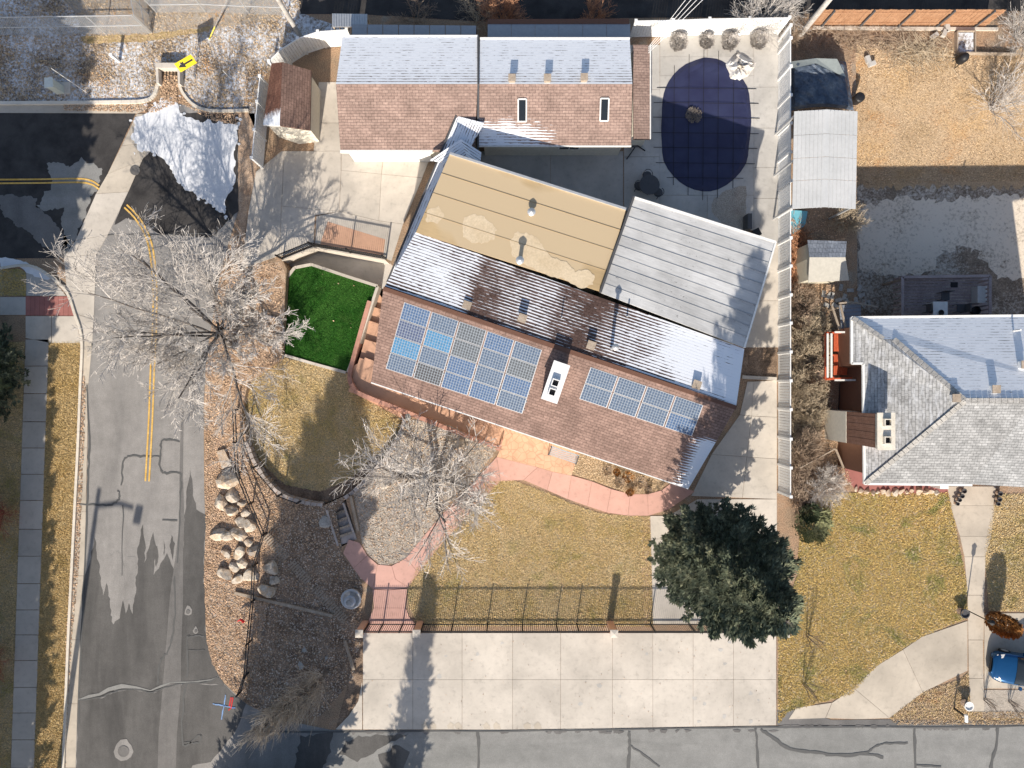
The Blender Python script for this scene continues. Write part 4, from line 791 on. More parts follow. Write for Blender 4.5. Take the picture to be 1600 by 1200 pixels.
for i in range(9):
    a, b = xs_[i], xs_[i + 1]; f = lambda x: 612 + (x - 556) * .392
    m = MB(); m.prism(WL([(a, f(a)), (b, f(b)), (b + 18, f(b) - 52), (a + 18, f(a) - 52)], zs_[i]), z0=-1.4); m.build('slab', M['terra'], st)
ty = [(592, 448), (586, 479), (581, 501), (574, 530), (566, 559), (548, 612)]
for i in range(5):
    a, b = ty[i], ty[i + 1]; m = MB(); m.prism(WL([(a[0] - 4, a[1]), (a[0] + 34, a[1] + 12), (b[0] + 34, b[1] + 12), (b[0] - 4, b[1])], -1.3 + i * .225), z0=-1.42); m.build('step', M['terra'], st)
m = MB(); m.prism(WL([(545, 575), (575, 560), (645, 580), (640, 660), (552, 614)], -.45), .3); m.build('slab', M['terra'], st)
tk = thing('turf_kerb', 'pale concrete kerb framing the green synthetic turf', 'kerb', W(515, 500))
for pts in ([(446, 436), (460, 418), (486, 413)], [(486, 413), (540, 431), (590, 447)], [(590, 447), (566, 520), (543, 582)], [(540, 582), (492, 569), (444, 555)]):
    for a, b in zip(pts, pts[1:]):
        m = MB(); m.kerb(WL([a, b], LOW + .09), .17, .9); m.build('kerb_section', M['conc'], tk)
sw_ = thing('strip_wall', 'low concrete wall under the black fence by the turf', 'wall', W(540, 392))
for a, b in zip([(440, 406), (490, 385), (540, 394), (603, 405)], [(490, 385), (540, 394), (603, 405)]):
    m = MB(); m.kerb(WL([a, b], 0.08), .14, 1.5); m.build('wall_section', M['conc'], sw_)
rw = thing('retaining_wall', 'curved stone block wall round the sunken lawn', 'wall', W(500, 785))
cv = smooth_line([(384, 690), (401, 730), (440, 774), (500, 789), (512, 787)], 8) ; cv2 = smooth_line([(538, 779), (557, 764), (600, 719), (622, 683), (634, 650)], 8)
for line in (cv, cv2):
    P = WL(line, .07); acc = 0; 
    i = 0; pts = [P[0]]
    for p in P[1:]:
        while (p - pts[-1]).length > .36: pts.append(pts[-1] + (p - pts[-1]).normalized() * .36)
    for a, b in zip(pts, pts[1:]):
        d = (b - a).normalized(); o = Vector((-d.y, d.x, 0)) * rng.uniform(-.02, .02); m = MB(); m.kerb([a + d * .02 + o, b - d * .02 + o], rng.uniform(.19, .24), .62); m.build('block', M['brickblock'], rw)
gs = thing('garden_stairs', 'short flight of timber-edged steps down to the sunken lawn', 'stairs', W(532, 820))
LS = [(510, 797), (514, 808), (517, 819), (520, 830), (523, 841), (528, 853)]; RS = [(536, 786), (540, 797), (544, 808), (548, 820), (552, 831), (556, 843)]
for i in range(5):
    z = LOW + .08 + i * .085; m = MB(); m.prism(WL([LS[i], RS[i], RS[i + 1], LS[i + 1]], z), z0=-.62); t_ = m.build('tread', M['brickblock'], gs)
    m = MB(); m.bar(W(*LS[i], z + .02), W(*RS[i], z + .02), .14, .12); m.build('nosing', M['timber'], t_)
for S_ in (LS, RS):
    m = MB(); m.kerb(WL([S_[0], S_[-1]], .08), .12, .65); m.build('cheek_wall', M['brickblock'], gs)
# iron fences
def iron_fence(name, label, posts, h, z=0.0, gap=.115, group=None, rails=(.12, .92), pick=True, z2=None):
    P = WL(posts, z); t = thing(name, label, 'fence', P[0], group); up = Vector((0, 0, 1))
    for p in P:
        m = MB(); m.box(p + up * (h + .05) / 2, (.085, .085, h + .05)); o = m.build('post', M['black'], t)
    for a, b in zip(P, P[1:]):
        for rz in rails:
            m = MB(); m.bar(a + up * h * rz, b + up * h * rz, .05, .055); m.build('rail', M['black'], t)
        if pick:
            n = int((b - a).length / gap); m = MB()
            for k in range(1, n): m.box(a.lerp(b, k / n) + up * (h * .5 + .02), (.027, .027, h * .96))
            kind(m.build('pickets', M['black'], t), 'stuff')
    return t
iron_fence('iron_fence', 'black iron fence along the front lawn between two pillars', [(662, 974), (708, 974), (762, 974), (816, 974), (869, 974), (901, 974), (950, 974)], 1.45)
iron_fence('iron_fence', 'black iron fence across the pale side drive under the spruce', [(957, 974), (1016, 974), (1076, 974), (1140, 974), (1204, 974)], 1.45)
iron_fence('iron_gate', 'black iron gate across the pink path', [(577, 974), (599, 974), (630, 974), (653, 974)], 1.45)['category'] = 'gate'
iron_fence('iron_fence', 'black iron fence bordering the concrete by the green turf', [(442, 405), (491, 385), (548, 395), (603, 405)], 1.25, .06)
for x, lab in ((571, 'cream gate pillar on the planted side of the iron gate'), (657, 'cream gate pillar on the lawn side of the iron gate'), (953, 'cream pillar between the front lawn and the side drive'), (1210, 'cream pillar at the spruce end of the front fence')):
    p = W(x, 974); t = thing('gate_pillar', lab, 'pillar', p, 'front fence pillars'); h = 1.65
    m = MB(); m.box(p + Vector((0, 0, h / 2)), (.36, .36, h)); m.build('shaft', M['terra'] if x < 1200 else M['conc'], t)
    m = MB(); m.box(p + Vector((0, 0, h + .04)), (.45, .45, .08)); m.add([p + Vector((i * .22, j * .22, h + .08)) for i, j in ((-1, -1), (1, -1), (1, 1), (-1, 1))] + [p + Vector((0, 0, h + .13))], [(0, 1, 4), (1, 2, 4), (2, 3, 4), (3, 0, 4)]); m.build('cap', M['conc'], t)
iron_fence('cable_fence', 'thin black post-and-rail fence winding past the boulders', [(372, 640), (374, 690), (377, 737), (396, 784), (417, 832), (402, 880), (400, 935), (393, 1000), (389, 1050), (378, 1078)], .85, 0, pick=False, rails=(.5, .95))
iron_fence('cable_fence', 'low black rail on the kerb of the sunken lawn', [(384, 676), (402, 728), (440, 772), (470, 783)], .8, .06, pick=False, rails=(.95,))
# white vinyl fences
def vinyl(name, label, base, h, z=0, par=None, n_slat=9, mat='white', gaps=True):
    P = WL(base, z); t = thing(name, label, 'fence', P[0]); up = Vector((0, 0, 1))
    for p in P:
        m = MB(); m.box(p + up * (h + .06) / 2, (.13, .13, h + .06)); o = m.build('post', M[mat], t); m = MB(); m.box(p + up * (h + .08), (.17, .17, .05)); m.build('post_cap', M[mat], o)
    for a, b in zip(P, P[1:]):
        d = (b - a); L = d.length; d.normalize(); rz = math.atan2(d.y, d.x); n = max(3, int(L / .155))
        m = MB()
        for k in range(n):
            c = a.lerp(b, (k + .5) / n); m.box(c + up * (h * .5), (L / n - .018, .03, h * .92), rz)
        kind(m.build('boards', M[mat], t), 'stuff')
        for f in (.06, .98):
            m = MB(); m.bar(a + up * h * f, b + up * h * f, .055, .11); m.build('rail', M[mat], t)
    return t
ysf = [40, 60, 104, 149, 193, 238, 283, 327, 372, 416, 461, 505, 550, 595, 640, 686, 731, 776]
vinyl('vinyl_fence', 'long white vinyl fence along the pool court and side drive', [(1216, 600 + (y - 600) * .956) for y in ysf], 1.8)
vinyl('vinyl_fence', 'white vinyl fence at the alley end of the pool court', [(985, 58), (1040, 57), (1095, 55), (1155, 54), (1214, 53)], 1.8)
vinyl('vinyl_fence', 'curved white vinyl fence behind the brown shed', [(437, 118), (455, 100), (480, 84), (510, 74), (553, 71)], 1.8)
vinyl('vinyl_fence', 'short white vinyl fence on the road side of the brown shed', [(423, 140), (419, 178), (415, 220), (411, 262)], 1.75)
# chain-link fences at the top left
def chainlink(label, base, h):
    P = WL(base); t = thing('chain_link_fence', label, 'fence', P[0]); up = Vector((0, 0, 1))
    for p in P:
        m = MB(); m.tube([p, p + up * (h + .05)], .035, .035, 6, True); m.build('post', M['galv'], t)
    for a, b in zip(P, P[1:]):
        for f in (.45, 1.0):
            m = MB(); m.tube([a + up * h * f, b + up * h * f], .026, .026, 5); m.build('rail', M['galv'], t)
        L = (b - a).length; s = .13; n = int((L + h) / s); m = MB(); d = (b - a).normalized()
        for k in range(n):
            u = k * s
            for sg in (0, 1):
                u0, v0 = (u, 0) if u <= L else (L, u - L); e = min(u0, h - v0); u1, v1 = u0 - e, v0 + e
                if sg: u0, u1 = L - u0, L - u1
                p, q = a + d * u0 + up * v0, a + d * u1 + up * v1
                if (q - p).length > .05: m.tube([p, q], .006, .006, 3)
        kind(m.build('wire_mesh', M['galv'], t), 'stuff')
    return t
chainlink('grey chain-link fence standing on the frosty grass nearest the road', [(-40, 56), (28, 55), (97, 54), (166, 53), (235, 52)], 2.0)
chainlink('grey chain-link fence turning north from the frosty grass', [(238, 52), (232, 22), (226, -12)], 2.0)
chainlink('grey chain-link fence across the gravel lane', [(245, 20), (322, 19), (390, 22), (450, 24)], 1.9)
# wooden fence along the alley
wf = thing('board_fence', 'orange cedar board fence along the alley behind the back yard', 'fence', W(1420, 40))
bx0, bx1 = 1262, 1540; nb_ = 70
for k in range(nb_):
    x0 = bx0 + (bx1 - bx0) * k / nb_; x1 = bx0 + (bx1 - bx0) * (k + 1) / nb_ - .25; a, b = W(x0, 40), W(x1, 40); hh = 1.75 + rng.uniform(-.03, .03)
    m = MB(); m.box((a + b) / 2 + Vector((0, rng.uniform(-.01, .01), hh / 2)), ((b - a).length, .022, hh)); m.build('board', M['fencewood'], wf)
for f in (.35, 1.5):
    m = MB(); m.bar(W(bx0, 40) + Vector((0, -.04, f)), W(bx1, 40) + Vector((0, -.04, f)), .05, .09); m.build('rail', M['fencewood'], wf)
for k in range(5):
    m = MB(); p = W(bx0 + 20 + k * 60, 40.5); m.box(p + Vector((0, -.08, .9)), (.1, .1, 1.8)); m.build('post', M['darkgrey'], wf)
m = MB(); m.kerb(WL([(1270, 43), (1560, 45)], .12), .18, .12); tag(m.build('edging', M['conc'], None), 'pale concrete edging at the foot of the cedar board fence', 'edging')

# ================================================================== POOL
COVER = [(1100, 90), (1120, 92), (1136, 100), (1154, 116), (1168, 136), (1172, 160), (1174, 190), (1170, 230), (1166, 255), (1147, 280), (1122, 296), (1097, 299), (1072, 291), (1052, 275), (1037, 252), (1034, 225), (1033, 200), (1034, 180), (1035, 158), (1040, 137), (1052, 117), (1072, 100)]
pool = thing('pool_cover', 'navy blue safety cover strapped over the oval pool', 'pool cover', W(1104, 195))
def pool_cover():
    cx, cy = 1104, 195; m = MB(); rings = 14; n = len(COVER) * 2; ol = smooth_line(COVER + [COVER[0]], 2)[:-1]; r = random.Random(3)
    for i in range(rings + 1):
        t = i / rings
        for x, y in ol:
            px, py = cx + (x - cx) * t, cy + (y - cy) * t; edge = max(0, t - .72) / .28
            z = .11 - .03 * (1 - t * t) + (r.uniform(-.02, .05) * edge if t < 1 else 0)
            if t == 1: z = .045
            m.v.append(tuple(W(px, py, z)))
    k = len(ol)
    for i in range(rings):
        for j in range(k): m.f.append((i * k + j, i * k + (j + 1) % k, (i + 1) * k + (j + 1) % k, (i + 1) * k + j))
    t = NT('navy_mesh_cover'); c = t.ramp(t.noise(t.pos(), .6, 3), [(.3, (.020, .022, .062)), (.7, (.032, .038, .09))]); t.bump(t.noise(t.pos(), 60, 2), .2, .01)
    return m.build('mesh_sheet', t.out(c, .5, 0, .4), pool)
pool_cover()
def cover_z(px, py):
    t = 0; cx, cy = 1104, 195
    for s in range(20):
        q = s / 20
        if q > 0 and not inside(cx + (px - cx) / q, cy + (py - cy) / q, COVER): continue
        t = q; break
    return 0
def strap(p0, p1):
    # a strap along the line p0-p1, clipped to the cover, running on to an anchor at each end
    ins = [k / 200 for k in range(201) if inside(p0[0] + (p1[0] - p0[0]) * k / 200, p0[1] + (p1[1] - p0[1]) * k / 200, COVER)]
    if not ins: return
    a, b = on(p0, p1, ins[0]), on(p0, p1, ins[-1]); m = MB(); n = 14
    pts = [on(a, b, k / n) for k in range(n + 1)]; q = [W(*p, .15 if 0 < i < n else .07) for i, p in enumerate(pts)]
    m.ribbon(q, .028); s_ = m.build('strap', M['black'], pool)
    d = Vector((b[0] - a[0], b[1] - a[1])).normalized() * 14
    for e, sg in ((a, -1), (b, 1)):
        m = MB(); m.bar(W(*e, .07), W(e[0] + d.x * sg, e[1] + d.y * sg, .05), .025, .02); m.build('tie', M['black'], s_)
for x in (1052, 1075, 1098, 1121, 1145): strap((x + 2, 70), (x, 320))
for y in (138, 161, 184, 208, 231, 255, 278): strap((1020, y - 1), (1190, y + 1))
m = MB(); r_ = random.Random(5)
for k in range(420):
    a, d = r_.uniform(0, 6.28), 13 * r_.random() ** .6; p = W(1084 + d * math.cos(a), 180 + d * math.sin(a), .155 + max(0, .08 - d * .006)); s = r_.uniform(.02, .055); m.add([p + Vector((s * math.cos(a * 3 + q), s * math.sin(a * 3 + q), r_.uniform(0, .05))) for q in (0, 1.5, 3.1, 4.6)], [(0, 1, 2, 3)])
tag(kind(m.build('leaf_pile', M['bark']), 'stuff'), 'brown pile of wet leaves in the middle of the pool cover', 'leaves')
# ================================================================== TREES AND SHRUBS
def rot_about(d, ang, rng_):
    ax = d.orthogonal().normalized(); ax = Matrix.Rotation(rng_.uniform(0, 6.283), 3, d) @ ax; return (Matrix.Rotation(ang, 3, ax) @ d).normalized()
def branch(bufs, p, d, L, r, lev, P, rg):
    n = P['seg'][lev]; pts = [p.copy()]; dd = d.copy()
    for i in range(n):
        dd = (dd + Vector((rg.gauss(0, 1), rg.gauss(0, 1), rg.gauss(0, 1))) * P['wig'] + Vector((0, 0, P['up'][lev]))).normalized(); p = p + dd * (L / n); pts.append(p)
    bufs[0 if lev <= P['thick'] else 1].tube(pts, r, max(r * .45, P.get('rmin', .006)), 6 if lev == 0 else 4 if lev == 1 else 3)
    if lev < P['lev']:
        N = P['n'][lev]
        for k in range(N):
            t = P['t0'][lev] + (1 - P['t0'][lev]) * (k + rg.random()) / N; i = min(n - 1, int(t * n)); q = pts[i].lerp(pts[i + 1], t * n - i)
            axis = (pts[i + 1] - pts[i]).normalized(); nd = rot_about(axis, rg.uniform(*P['ang'][lev]), rg)
            if lev == 0 and 'golden' in P:
                an = rg.uniform(*P['ang'][0]); az = k * 2.4 + P['golden']; nd = Vector((math.sin(an) * math.cos(az), math.sin(an) * math.sin(az), math.cos(an)))
            cut = .62 if lev == 0 and 'golden' in P and nd.x > .35 else 1.0      # limbs pruned back on the house side
            branch(bufs, q, nd, cut * L * P['ratio'][lev] * rg.uniform(.65, 1.2) * (1.15 - .45 * t), max(P.get('rmin', .006), r * (1 - .5 * t) * P['rr'][lev]), lev + 1, P, rg)
def bare_tree(name, label, cat, base, trunk_h, r, P, seed, stems=1, lean=0, mats=('bark', 'twig'), group=None, spread=0.0, up0=1.0):
    rg = random.Random(seed); t = thing(name, label, cat, base, group); bufs = [MB(), MB()]
    for s in range(stems):
        a = s / stems * 6.283 + rg.uniform(-.4, .4); sp = spread * rg.uniform(.5, 1.1)
        d = Vector((math.cos(a) * sp, math.sin(a) * sp, up0)).normalized(); off = Vector((math.cos(a), math.sin(a), 0)) * (.08 if stems > 1 else 0)
        branch(bufs, Vector(base) + off, d, trunk_h * rg.uniform(.85, 1.1), r, 0, P, rg)
    bufs[0].build('trunk', M[mats[0]], t, True) if bufs[0].v else None
    if bufs[1].v: bufs[1].build('crown', M[mats[1]], t)
    return t
BIG = dict(seg=[5, 6, 4, 3, 3], wig=.10, up=[.0, .03, .02, .02, .03], golden=2.6, thick=1, lev=4, n=[16, 11, 9, 8], t0=[.55, .2, .12, .1], ang=[(.7, 1.35), (.4, .95), (.4, .95), (.35, .95)], ratio=[1.6, .5, .5, .5], rr=[.5, .5, .5, .5], rmin=.0105)
bare_tree('bare_tree', 'big leafless tree spreading over the road', 'tree', W(366, 540), 4.6, .25, BIG, 4)
MID = dict(seg=[4, 4, 3, 3], wig=.14, up=[.0, .02, .0, .0], thick=1, lev=3, n=[9, 9, 8], t0=[.3, .15, .1], ang=[(.5, 1.3), (.45, 1.1), (.4, 1.0)], ratio=[.85, .6, .5], rr=[.5, .5, .5], rmin=.012)
bare_tree('bare_tree', 'leafless pale tree in the gravel bed beside the pink path', 'tree', W(682, 742), 4.1, .13, MID, 8, stems=4, spread=.5)
SHR = dict(seg=[4, 3, 2], wig=.16, up=[.0, .03, .03], thick=0, lev=2, n=[8, 6], t0=[.2, .1], ang=[(.3, .9), (.3, .9)], ratio=[.6, .55], rr=[.5, .5], rmin=.006)
bare_tree('shrub', 'round leafless grey shrub where the pink path bends', 'shrub', W(731, 797), 1.3, .02, SHR, 9, stems=15, spread=1.1, mats=('twig', 'twig'))
COL = dict(seg=[7, 5, 3], wig=.05, up=[.0, .28, .2], thick=0, lev=2, n=[130, 13], t0=[.08, .12], ang=[(.4, .8), (.3, .7)], ratio=[.29, .5], rr=[.28, .5], rmin=.008)
bare_tree('columnar_tree', 'tall narrow leafless tree leaning out of the front corner bed', 'tree', W(512, 1048), 9.0, .13, COL, 10, mats=('bark', 'twig_grey'))
for i, (x, y, lab, mt, h, n, sd) in enumerate([(652, 34, 'bare orange-brown shrub at the alley behind the snowy garage roof', 'twig_brown', 1.3, 9, 20), (747, 34, 'pale leafless shrub beside the joint of the garage awnings', 'twig_tan', 1.5, 8, 21), (786, 34, 'dense red-orange shrub over the brown garage fascia', 'twig_orange', 1.5, 30, 22), (925, 34, 'orange-leaved shrub at the far alley end of the garage', 'twig_orange', 1.3, 18, 23), (1186, 36, 'pale bushy shrub outside the alley fence of the pool court', 'twig', 2.3, 26, 24), (1590, 62, 'pale leafless bush at the corner of the cedar fence', 'twig', 2.2, 26, 25), (1236, 52, 'brown tangled shrub at the foot of the white utility pole', 'twig_brown', 1.0, 18, 26)]):
    bare_tree('shrub', lab, 'shrub', W(x, y), h, .018, SHR, sd, stems=n, spread=.85, mats=(mt, mt))
bare_tree('shrub', 'pinkish leafless fan-shaped shrub on the back yard grass', 'shrub', W(1548, 172, yz(1548, 172)), 2.6, .03, SHR, 27, stems=14, spread=.5, mats=('twig', 'twig'))
for x, y, lab, mt, h, n, sd, sp in [(1320, 346, 'straw-coloured leafless bush between the carport and the tool shed', 'twig_tan', 1.0, 26, 30, 1.1), (1259, 640, 'tan scrub against the white fence, highest of the row', 'twig_tan', .9, 34, 31, 1.2), (1252, 700, 'grey-brown leafless bush against the white fence', 'twig_brown', 1.2, 36, 32, 1.0), (1287, 757, 'round grey leafless bush at the top of the side lawn', 'twig', 1.1, 40, 33, 1.2), (1262, 520, 'tan dry scrub beside the red deck', 'twig_tan', 1.0, 40, 34, 1.3), (1258, 560, 'straw scrub below the red deck corner', 'twig_tan', .9, 40, 35, 1.3), (1250, 470, 'brown scrub south of the tool shed by the white fence', 'twig_brown', .9, 30, 36, 1.3), (1250, 600, 'dense straw shrub along the white fence', 'twig_tan', 1.0, 40, 37, 1.2)]:
    bare_tree('shrub', lab, 'shrub', W(x, y), h, .014, SHR, sd, stems=n, spread=sp, mats=(mt, mt), group='scrub along the neighbour fence')
for x, y, lab, sd in [(14, 800, 'red-twigged shrub on the left yard level with the road paint end', 40), (6, 1030, 'red-twigged shrub on the left yard near the picture corner', 41)]:
    bare_tree('shrub', lab, 'shrub', W(x - 10, y), 1.3, .014, SHR, sd, stems=22, spread=.8, mats=('twig_red', 'twig_red'))
SAP = dict(seg=[4, 3], wig=.1, up=[.02, .08], thick=0, lev=1, n=[9], t0=[.25], ang=[(.3, .6)], ratio=[.4], rr=[.5], rmin=.006)
for x, y, lab, sd in [(1261, 992, 'upper of two thin saplings at the edge of the side lawn', 50), (1256, 1068, 'lower of two thin saplings at the edge of the side lawn', 51), (431, 752, 'thin dark sapling on the sunken lawn by the block wall', 52), (1577, 1095, 'twiggy plant in the gravel beside the blue car', 53), (1538, 1092, 'thin twiggy plant at the foot of the entry walk', 54)]:
    bare_tree('sapling', lab, 'sapling', W(x, y, LOW if x == 431 else 0), 1.7 if x < 1500 else 1.0, .022, SAP, sd, stems=5, spread=.22, mats=('bark', 'twig_brown'))
def spray(m, p, d, L, w, rg, k=5):
    s = d.cross(Vector((0, 0, 1))); s = s.normalized() if s.length > .01 else Vector((1, 0, 0)); u = s.cross(d)
    for i in range(k):
        a = (i / (k - 1) - .5) * 1.7 + rg.uniform(-.15, .15); dd = (d * math.cos(a) + s * math.sin(a) + u * rg.uniform(-.15, .3)).normalized(); l = L * rg.uniform(.6, 1.1) * (1 - .35 * abs(a)); side = dd.cross(u).normalized() * w
        m.add([p - side * .5, p + dd * l * .5 + side - u * w * .3, p + dd * l, p + dd * l * .5 - side + u * w * .3], [(0, 1, 2, 3)])
def conifer(name, label, base, h, R0, seed, mat='needles', dens=1.0, zlow=.06, shape=.8, n_whorl=None, roundness=0.0, size=.34, width=.034, prof=None, core=0.0, clump=2.2):
    rg = random.Random(seed); t = thing(name, label, 'tree', base); tm = MB(); tm.tube([base, Vector(base) + Vector((0, 0, h * .97))], .03 * h, .02, 7); m = MB()
    nw = n_whorl or int(h * 3.0)
    for w in range(nw):
        f = zlow + (1 - zlow) * w / nw; z = h * f; q = (f - zlow) / (1 - zlow)
        rad = R0 * ((1 - q) ** shape * (1 - roundness) + roundness * math.sqrt(max(0, 1 - (1.05 * q - .12) ** 2 * .95)))
        if prof: rad = next(r0 + (r1 - r0) * (z - z0) / (z1 - z0) for (z0, r0), (z1, r1) in zip(prof, prof[1:]) if z0 <= z <= z1)
        nb2 = max(5, int(9 + rad * clump) if clump > 2 else int(6 + rad * clump))
        for b in range(nb2):
            a = b / nb2 * 6.283 + rg.uniform(-.35, .35) + w * .7; rl = rad * rg.uniform(.72, 1.12); dr = rg.uniform(-.18, .14) + .35 * q
            d = Vector((math.cos(a), math.sin(a), dr)).normalized(); p0 = Vector(base) + Vector((0, 0, z))
            tm.tube([p0, p0 + d * rl * .9], .025, .008, 3)
            n = max(3, int(rl * 6.5 * dens))
            for k in range(n):
                tt = .18 + .82 * (k + rg.random()) / n; side = rg.uniform(-1, 1) * .34 * rl * (1.1 - tt) + rg.uniform(-.1, .1)
                p = p0 + d * rl * tt + Vector((-math.sin(a), math.cos(a), 0)) * side + Vector((0, 0, rg.uniform(-.12, .10)))
                sd = (d + Vector((-math.sin(a), math.cos(a), 0)) * (side * 1.2 / max(.4, rl) * 2) + Vector((0, 0, rg.uniform(0, .35)))).normalized()
                spray(m, p, sd, size * rg.uniform(.7, 1.2), width, rg)
    tm.build('trunk', M['bark'], t); cr = m.build('crown', M[mat], t)
    if core:  # opaque hull added inside the crown to thicken its cast shadow
        cm = MB(); nz_, na = 16, 14
        for i in range(nz_ + 1):
            f = zlow + (.97 - zlow) * i / nz_; z = h * f; q = (f - zlow) / (1 - zlow)
            rad = next((r0 + (r1 - r0) * (z - z0) / (z1 - z0) for (z0, r0), (z1, r1) in zip(prof, prof[1:]) if z0 <= z <= z1), .1) if prof else R0 * ((1 - q) ** shape * (1 - roundness) + roundness * math.sqrt(max(0, 1 - (1.05 * q - .12) ** 2 * .95)))
            for k in range(na):
                a = k / na * 6.283; r_ = rad * core * rg.uniform(.7, 1.15); cm.v.append((base[0] + r_ * math.cos(a), base[1] + r_ * math.sin(a), z + rg.uniform(-.2, .2)))
        for i in range(nz_):
            for k in range(na): cm.f.append((i * na + k, i * na + (k + 1) % na, (i + 1) * na + (k + 1) % na, (i + 1) * na + k))
        cm.build('crown_shade_core', M['needles'], cr)
    return t
conifer('spruce', 'large dark green spruce over the side drive and front fence', W(1080, 842), 14.6, 3.6, 60, 'needles_blue', 2.9, .05, .8, 46, .75, .36, .042, prof=[(0, 1.4), (1.5, 2.1), (3.5, 2.9), (6, 3.25), (8, 2.8), (10, 2.15), (12, 1.4), (13.4, .7), (14.7, .1)], core=.5, clump=1.5)
conifer('spruce', 'dark spruce at the left edge beside the pavement', W(-8, 582), 13.5, 2.8, 61, 'needles_blue', 1.5, .06, .38, None, 0, .4, .05, core=.7)
for x, y, lb in ((-4, 640, 'nearest the pavement ramp'), (-40, 560, 'behind the visible spruce'), (-100, 650, 'farthest from the road')): conifer('shade_tree', 'tall dense tree beyond the left edge shading the west road, ' + lb, W(x, y), 15.5, 3.4, 62 + y, 'needles', .6, .4, .35, 18, .8, .7, .1, core=.9)
conifer('spruce', 'tall spruce below the picture shading the front garden bed', W(438, 1278), 16.2, 3.4, 64, 'needles', .9, .06, .62, None, 0, .6, .08, prof=[(0, 2.5), (4, 3.4), (8, 3.2), (11, 2.7), (12.5, 2.1), (14, 1.3), (16.1, .1)], core=.85)
conifer('spruce', 'second spruce below the picture shading the road corner', W(405, 1310), 9.0, 3.4, 65, 'needles', .9, .06, .6, None, 0, .6, .08, core=.8)
conifer('spruce', 'slim spruce far below the picture shading the driveway foot', W(600, 1420), 12.0, 1.7, 66, 'needles', .6, .06, .7, None, 0, .6, .07)
for yy, sd, lb in ((720, 67, 'upper'), (850, 68, 'second'), (980, 69, 'third'), (1110, 70, 'fourth'), (1240, 71, 'fifth'), (1370, 72, 'lowest')): conifer('shade_tree', f'{lb} of six trees beyond the left edge shading the pavement', W(-18, yy), 9.5, 2.6, sd, 'needles', .6, .45, .5, 12, .7, .6, .08, core=.55)
def bush(name, label, base, h, R0, seed, mat, n=700, size=.22, group=None, egg=1.0):
    rg = random.Random(seed); t = thing(name, label, 'shrub', base, group); m = MB(); tm = MB()
    for k in range(9):
        a = rg.uniform(0, 6.28); tm.tube([Vector(base), Vector(base) + Vector((math.cos(a) * R0 * .6, math.sin(a) * R0 * .6, h * .7))], .02, .008, 4)
    for k in range(n):
        a = rg.uniform(0, 6.283); v = rg.random(); q = math.sqrt(max(0, 1 - (2 * v - 1) ** 2)) ** egg; rr = R0 * q * math.sqrt(rg.uniform(.45, 1.0)) * rg.uniform(.85, 1.12)
        p = Vector(base) + Vector((rr * math.cos(a), rr * math.sin(a), .05 + h * v * .95)); d = Vector((math.cos(a), math.sin(a), .3 + 1.2 * v)).normalized(); spray(m, p, d, size * rg.uniform(.6, 1.2), .026, rg, 4)
    tm.build('stems', M['bark'], t); m.build('foliage', M[mat], t); return t
for i, (x, y) in enumerate(((1057, 72), (1101, 70), (1137, 71), (1181, 69))): bush('potted_shrub', ['frosty grey shrub along the pool court fence, nearest the garage', 'smallest frosty grey shrub along the pool court fence', 'third frosty grey shrub from the garage at the pool court fence', 'frosty grey shrub behind the snow pile in the pool court corner'][i], W(x, y, .03), .95 if i != 1 else .8, .48 if i != 1 else .4, 70 + i, 'twig', 420, .2, 'shrubs along the pool court fence')
bush('juniper', 'spreading pale green juniper on the side lawn beside the spruce', W(1268, 818), .35, 1.1, 75, 'juniper', 650, .3)
bush('juniper', 'dark low juniper by the road-side end of the white fence', W(1262, 800), .5, .6, 76, 'needles', 350, .26)
bush('upright_shrub', 'egg-shaped rusty brown evergreen beside the entry walk', W(1546, 966), 2.3, .62, 77, 'rust_foliage', 2200, .16, None, .7)
bush('juniper', 'dense brown bush at the foot of the white fence beside the scrub', W(1265, 585), .8, .7, 78, 'twig_brown', 600, .24); bush('juniper', 'brown bush hugging the white fence opposite the tool shed shade', W(1245, 500), .8, .6, 79, 'twig_brown', 500, .24)
for i, (x, y, s) in enumerate(((948, 733, .28), (963, 737, .2), (967, 752, .3), (980, 745, .33), (999, 752, .36), (983, 769, .2), (1012, 765, .2))): bush('bedding_plant', ['dry brown plant nearest the patio in the flower bed', 'small dry plant between two larger ones in the flower bed', 'dry plant close to the path edge of the flower bed', 'tallest dry plant in the middle of the flower bed', 'dark dry plant toward the drive end of the flower bed', 'tiny plant on the curved edge of the flower bed', 'tiny plant at the drive tip of the flower bed'][i], W(x, y), s * 1.6, s, 80 + i, 'rust_foliage' if i % 2 else 'twig_brown', 90, .13, 'plants in the flower bed')
# ================================================================== ROCKS
def rock(name, px, py, s, seed, mat, parent=None, z=0.0, hgt=.8, cuts=14):
    rg = random.Random(seed); bm = bmesh.new(); bmesh.ops.create_icosphere(bm, subdivisions=2, radius=1)
    pl = [(Vector((rg.gauss(0, 1), rg.gauss(0, 1), rg.gauss(.2, 1))).normalized(), rg.uniform(.42, .82)) for _ in range(cuts)]
    sx, sy, sz = s * rg.uniform(.8, 1.2), s * rg.uniform(.8, 1.2), s * hgt * rg.uniform(.8, 1.2); rot = Matrix.Rotation(rg.uniform(0, 6.28), 3, 'Z'); m = MB(); c = W(px, py, z)
    for v in bm.verts:
        for n, d in pl:
            k = v.co.dot(n)
            if k > d: v.co -= n * (k - d)
        v.co += Vector((rg.gauss(0, .02), rg.gauss(0, .02), rg.gauss(0, .02)))
    bm.verts.index_update(); m.add([c + rot @ Vector((v.co.x * sx, v.co.y * sy, max(-.25, v.co.z) * sz + sz * .25)) for v in bm.verts], [[v.index for v in f.verts] for f in bm.faces]); bm.free()
    return m.build(name, mat, parent)
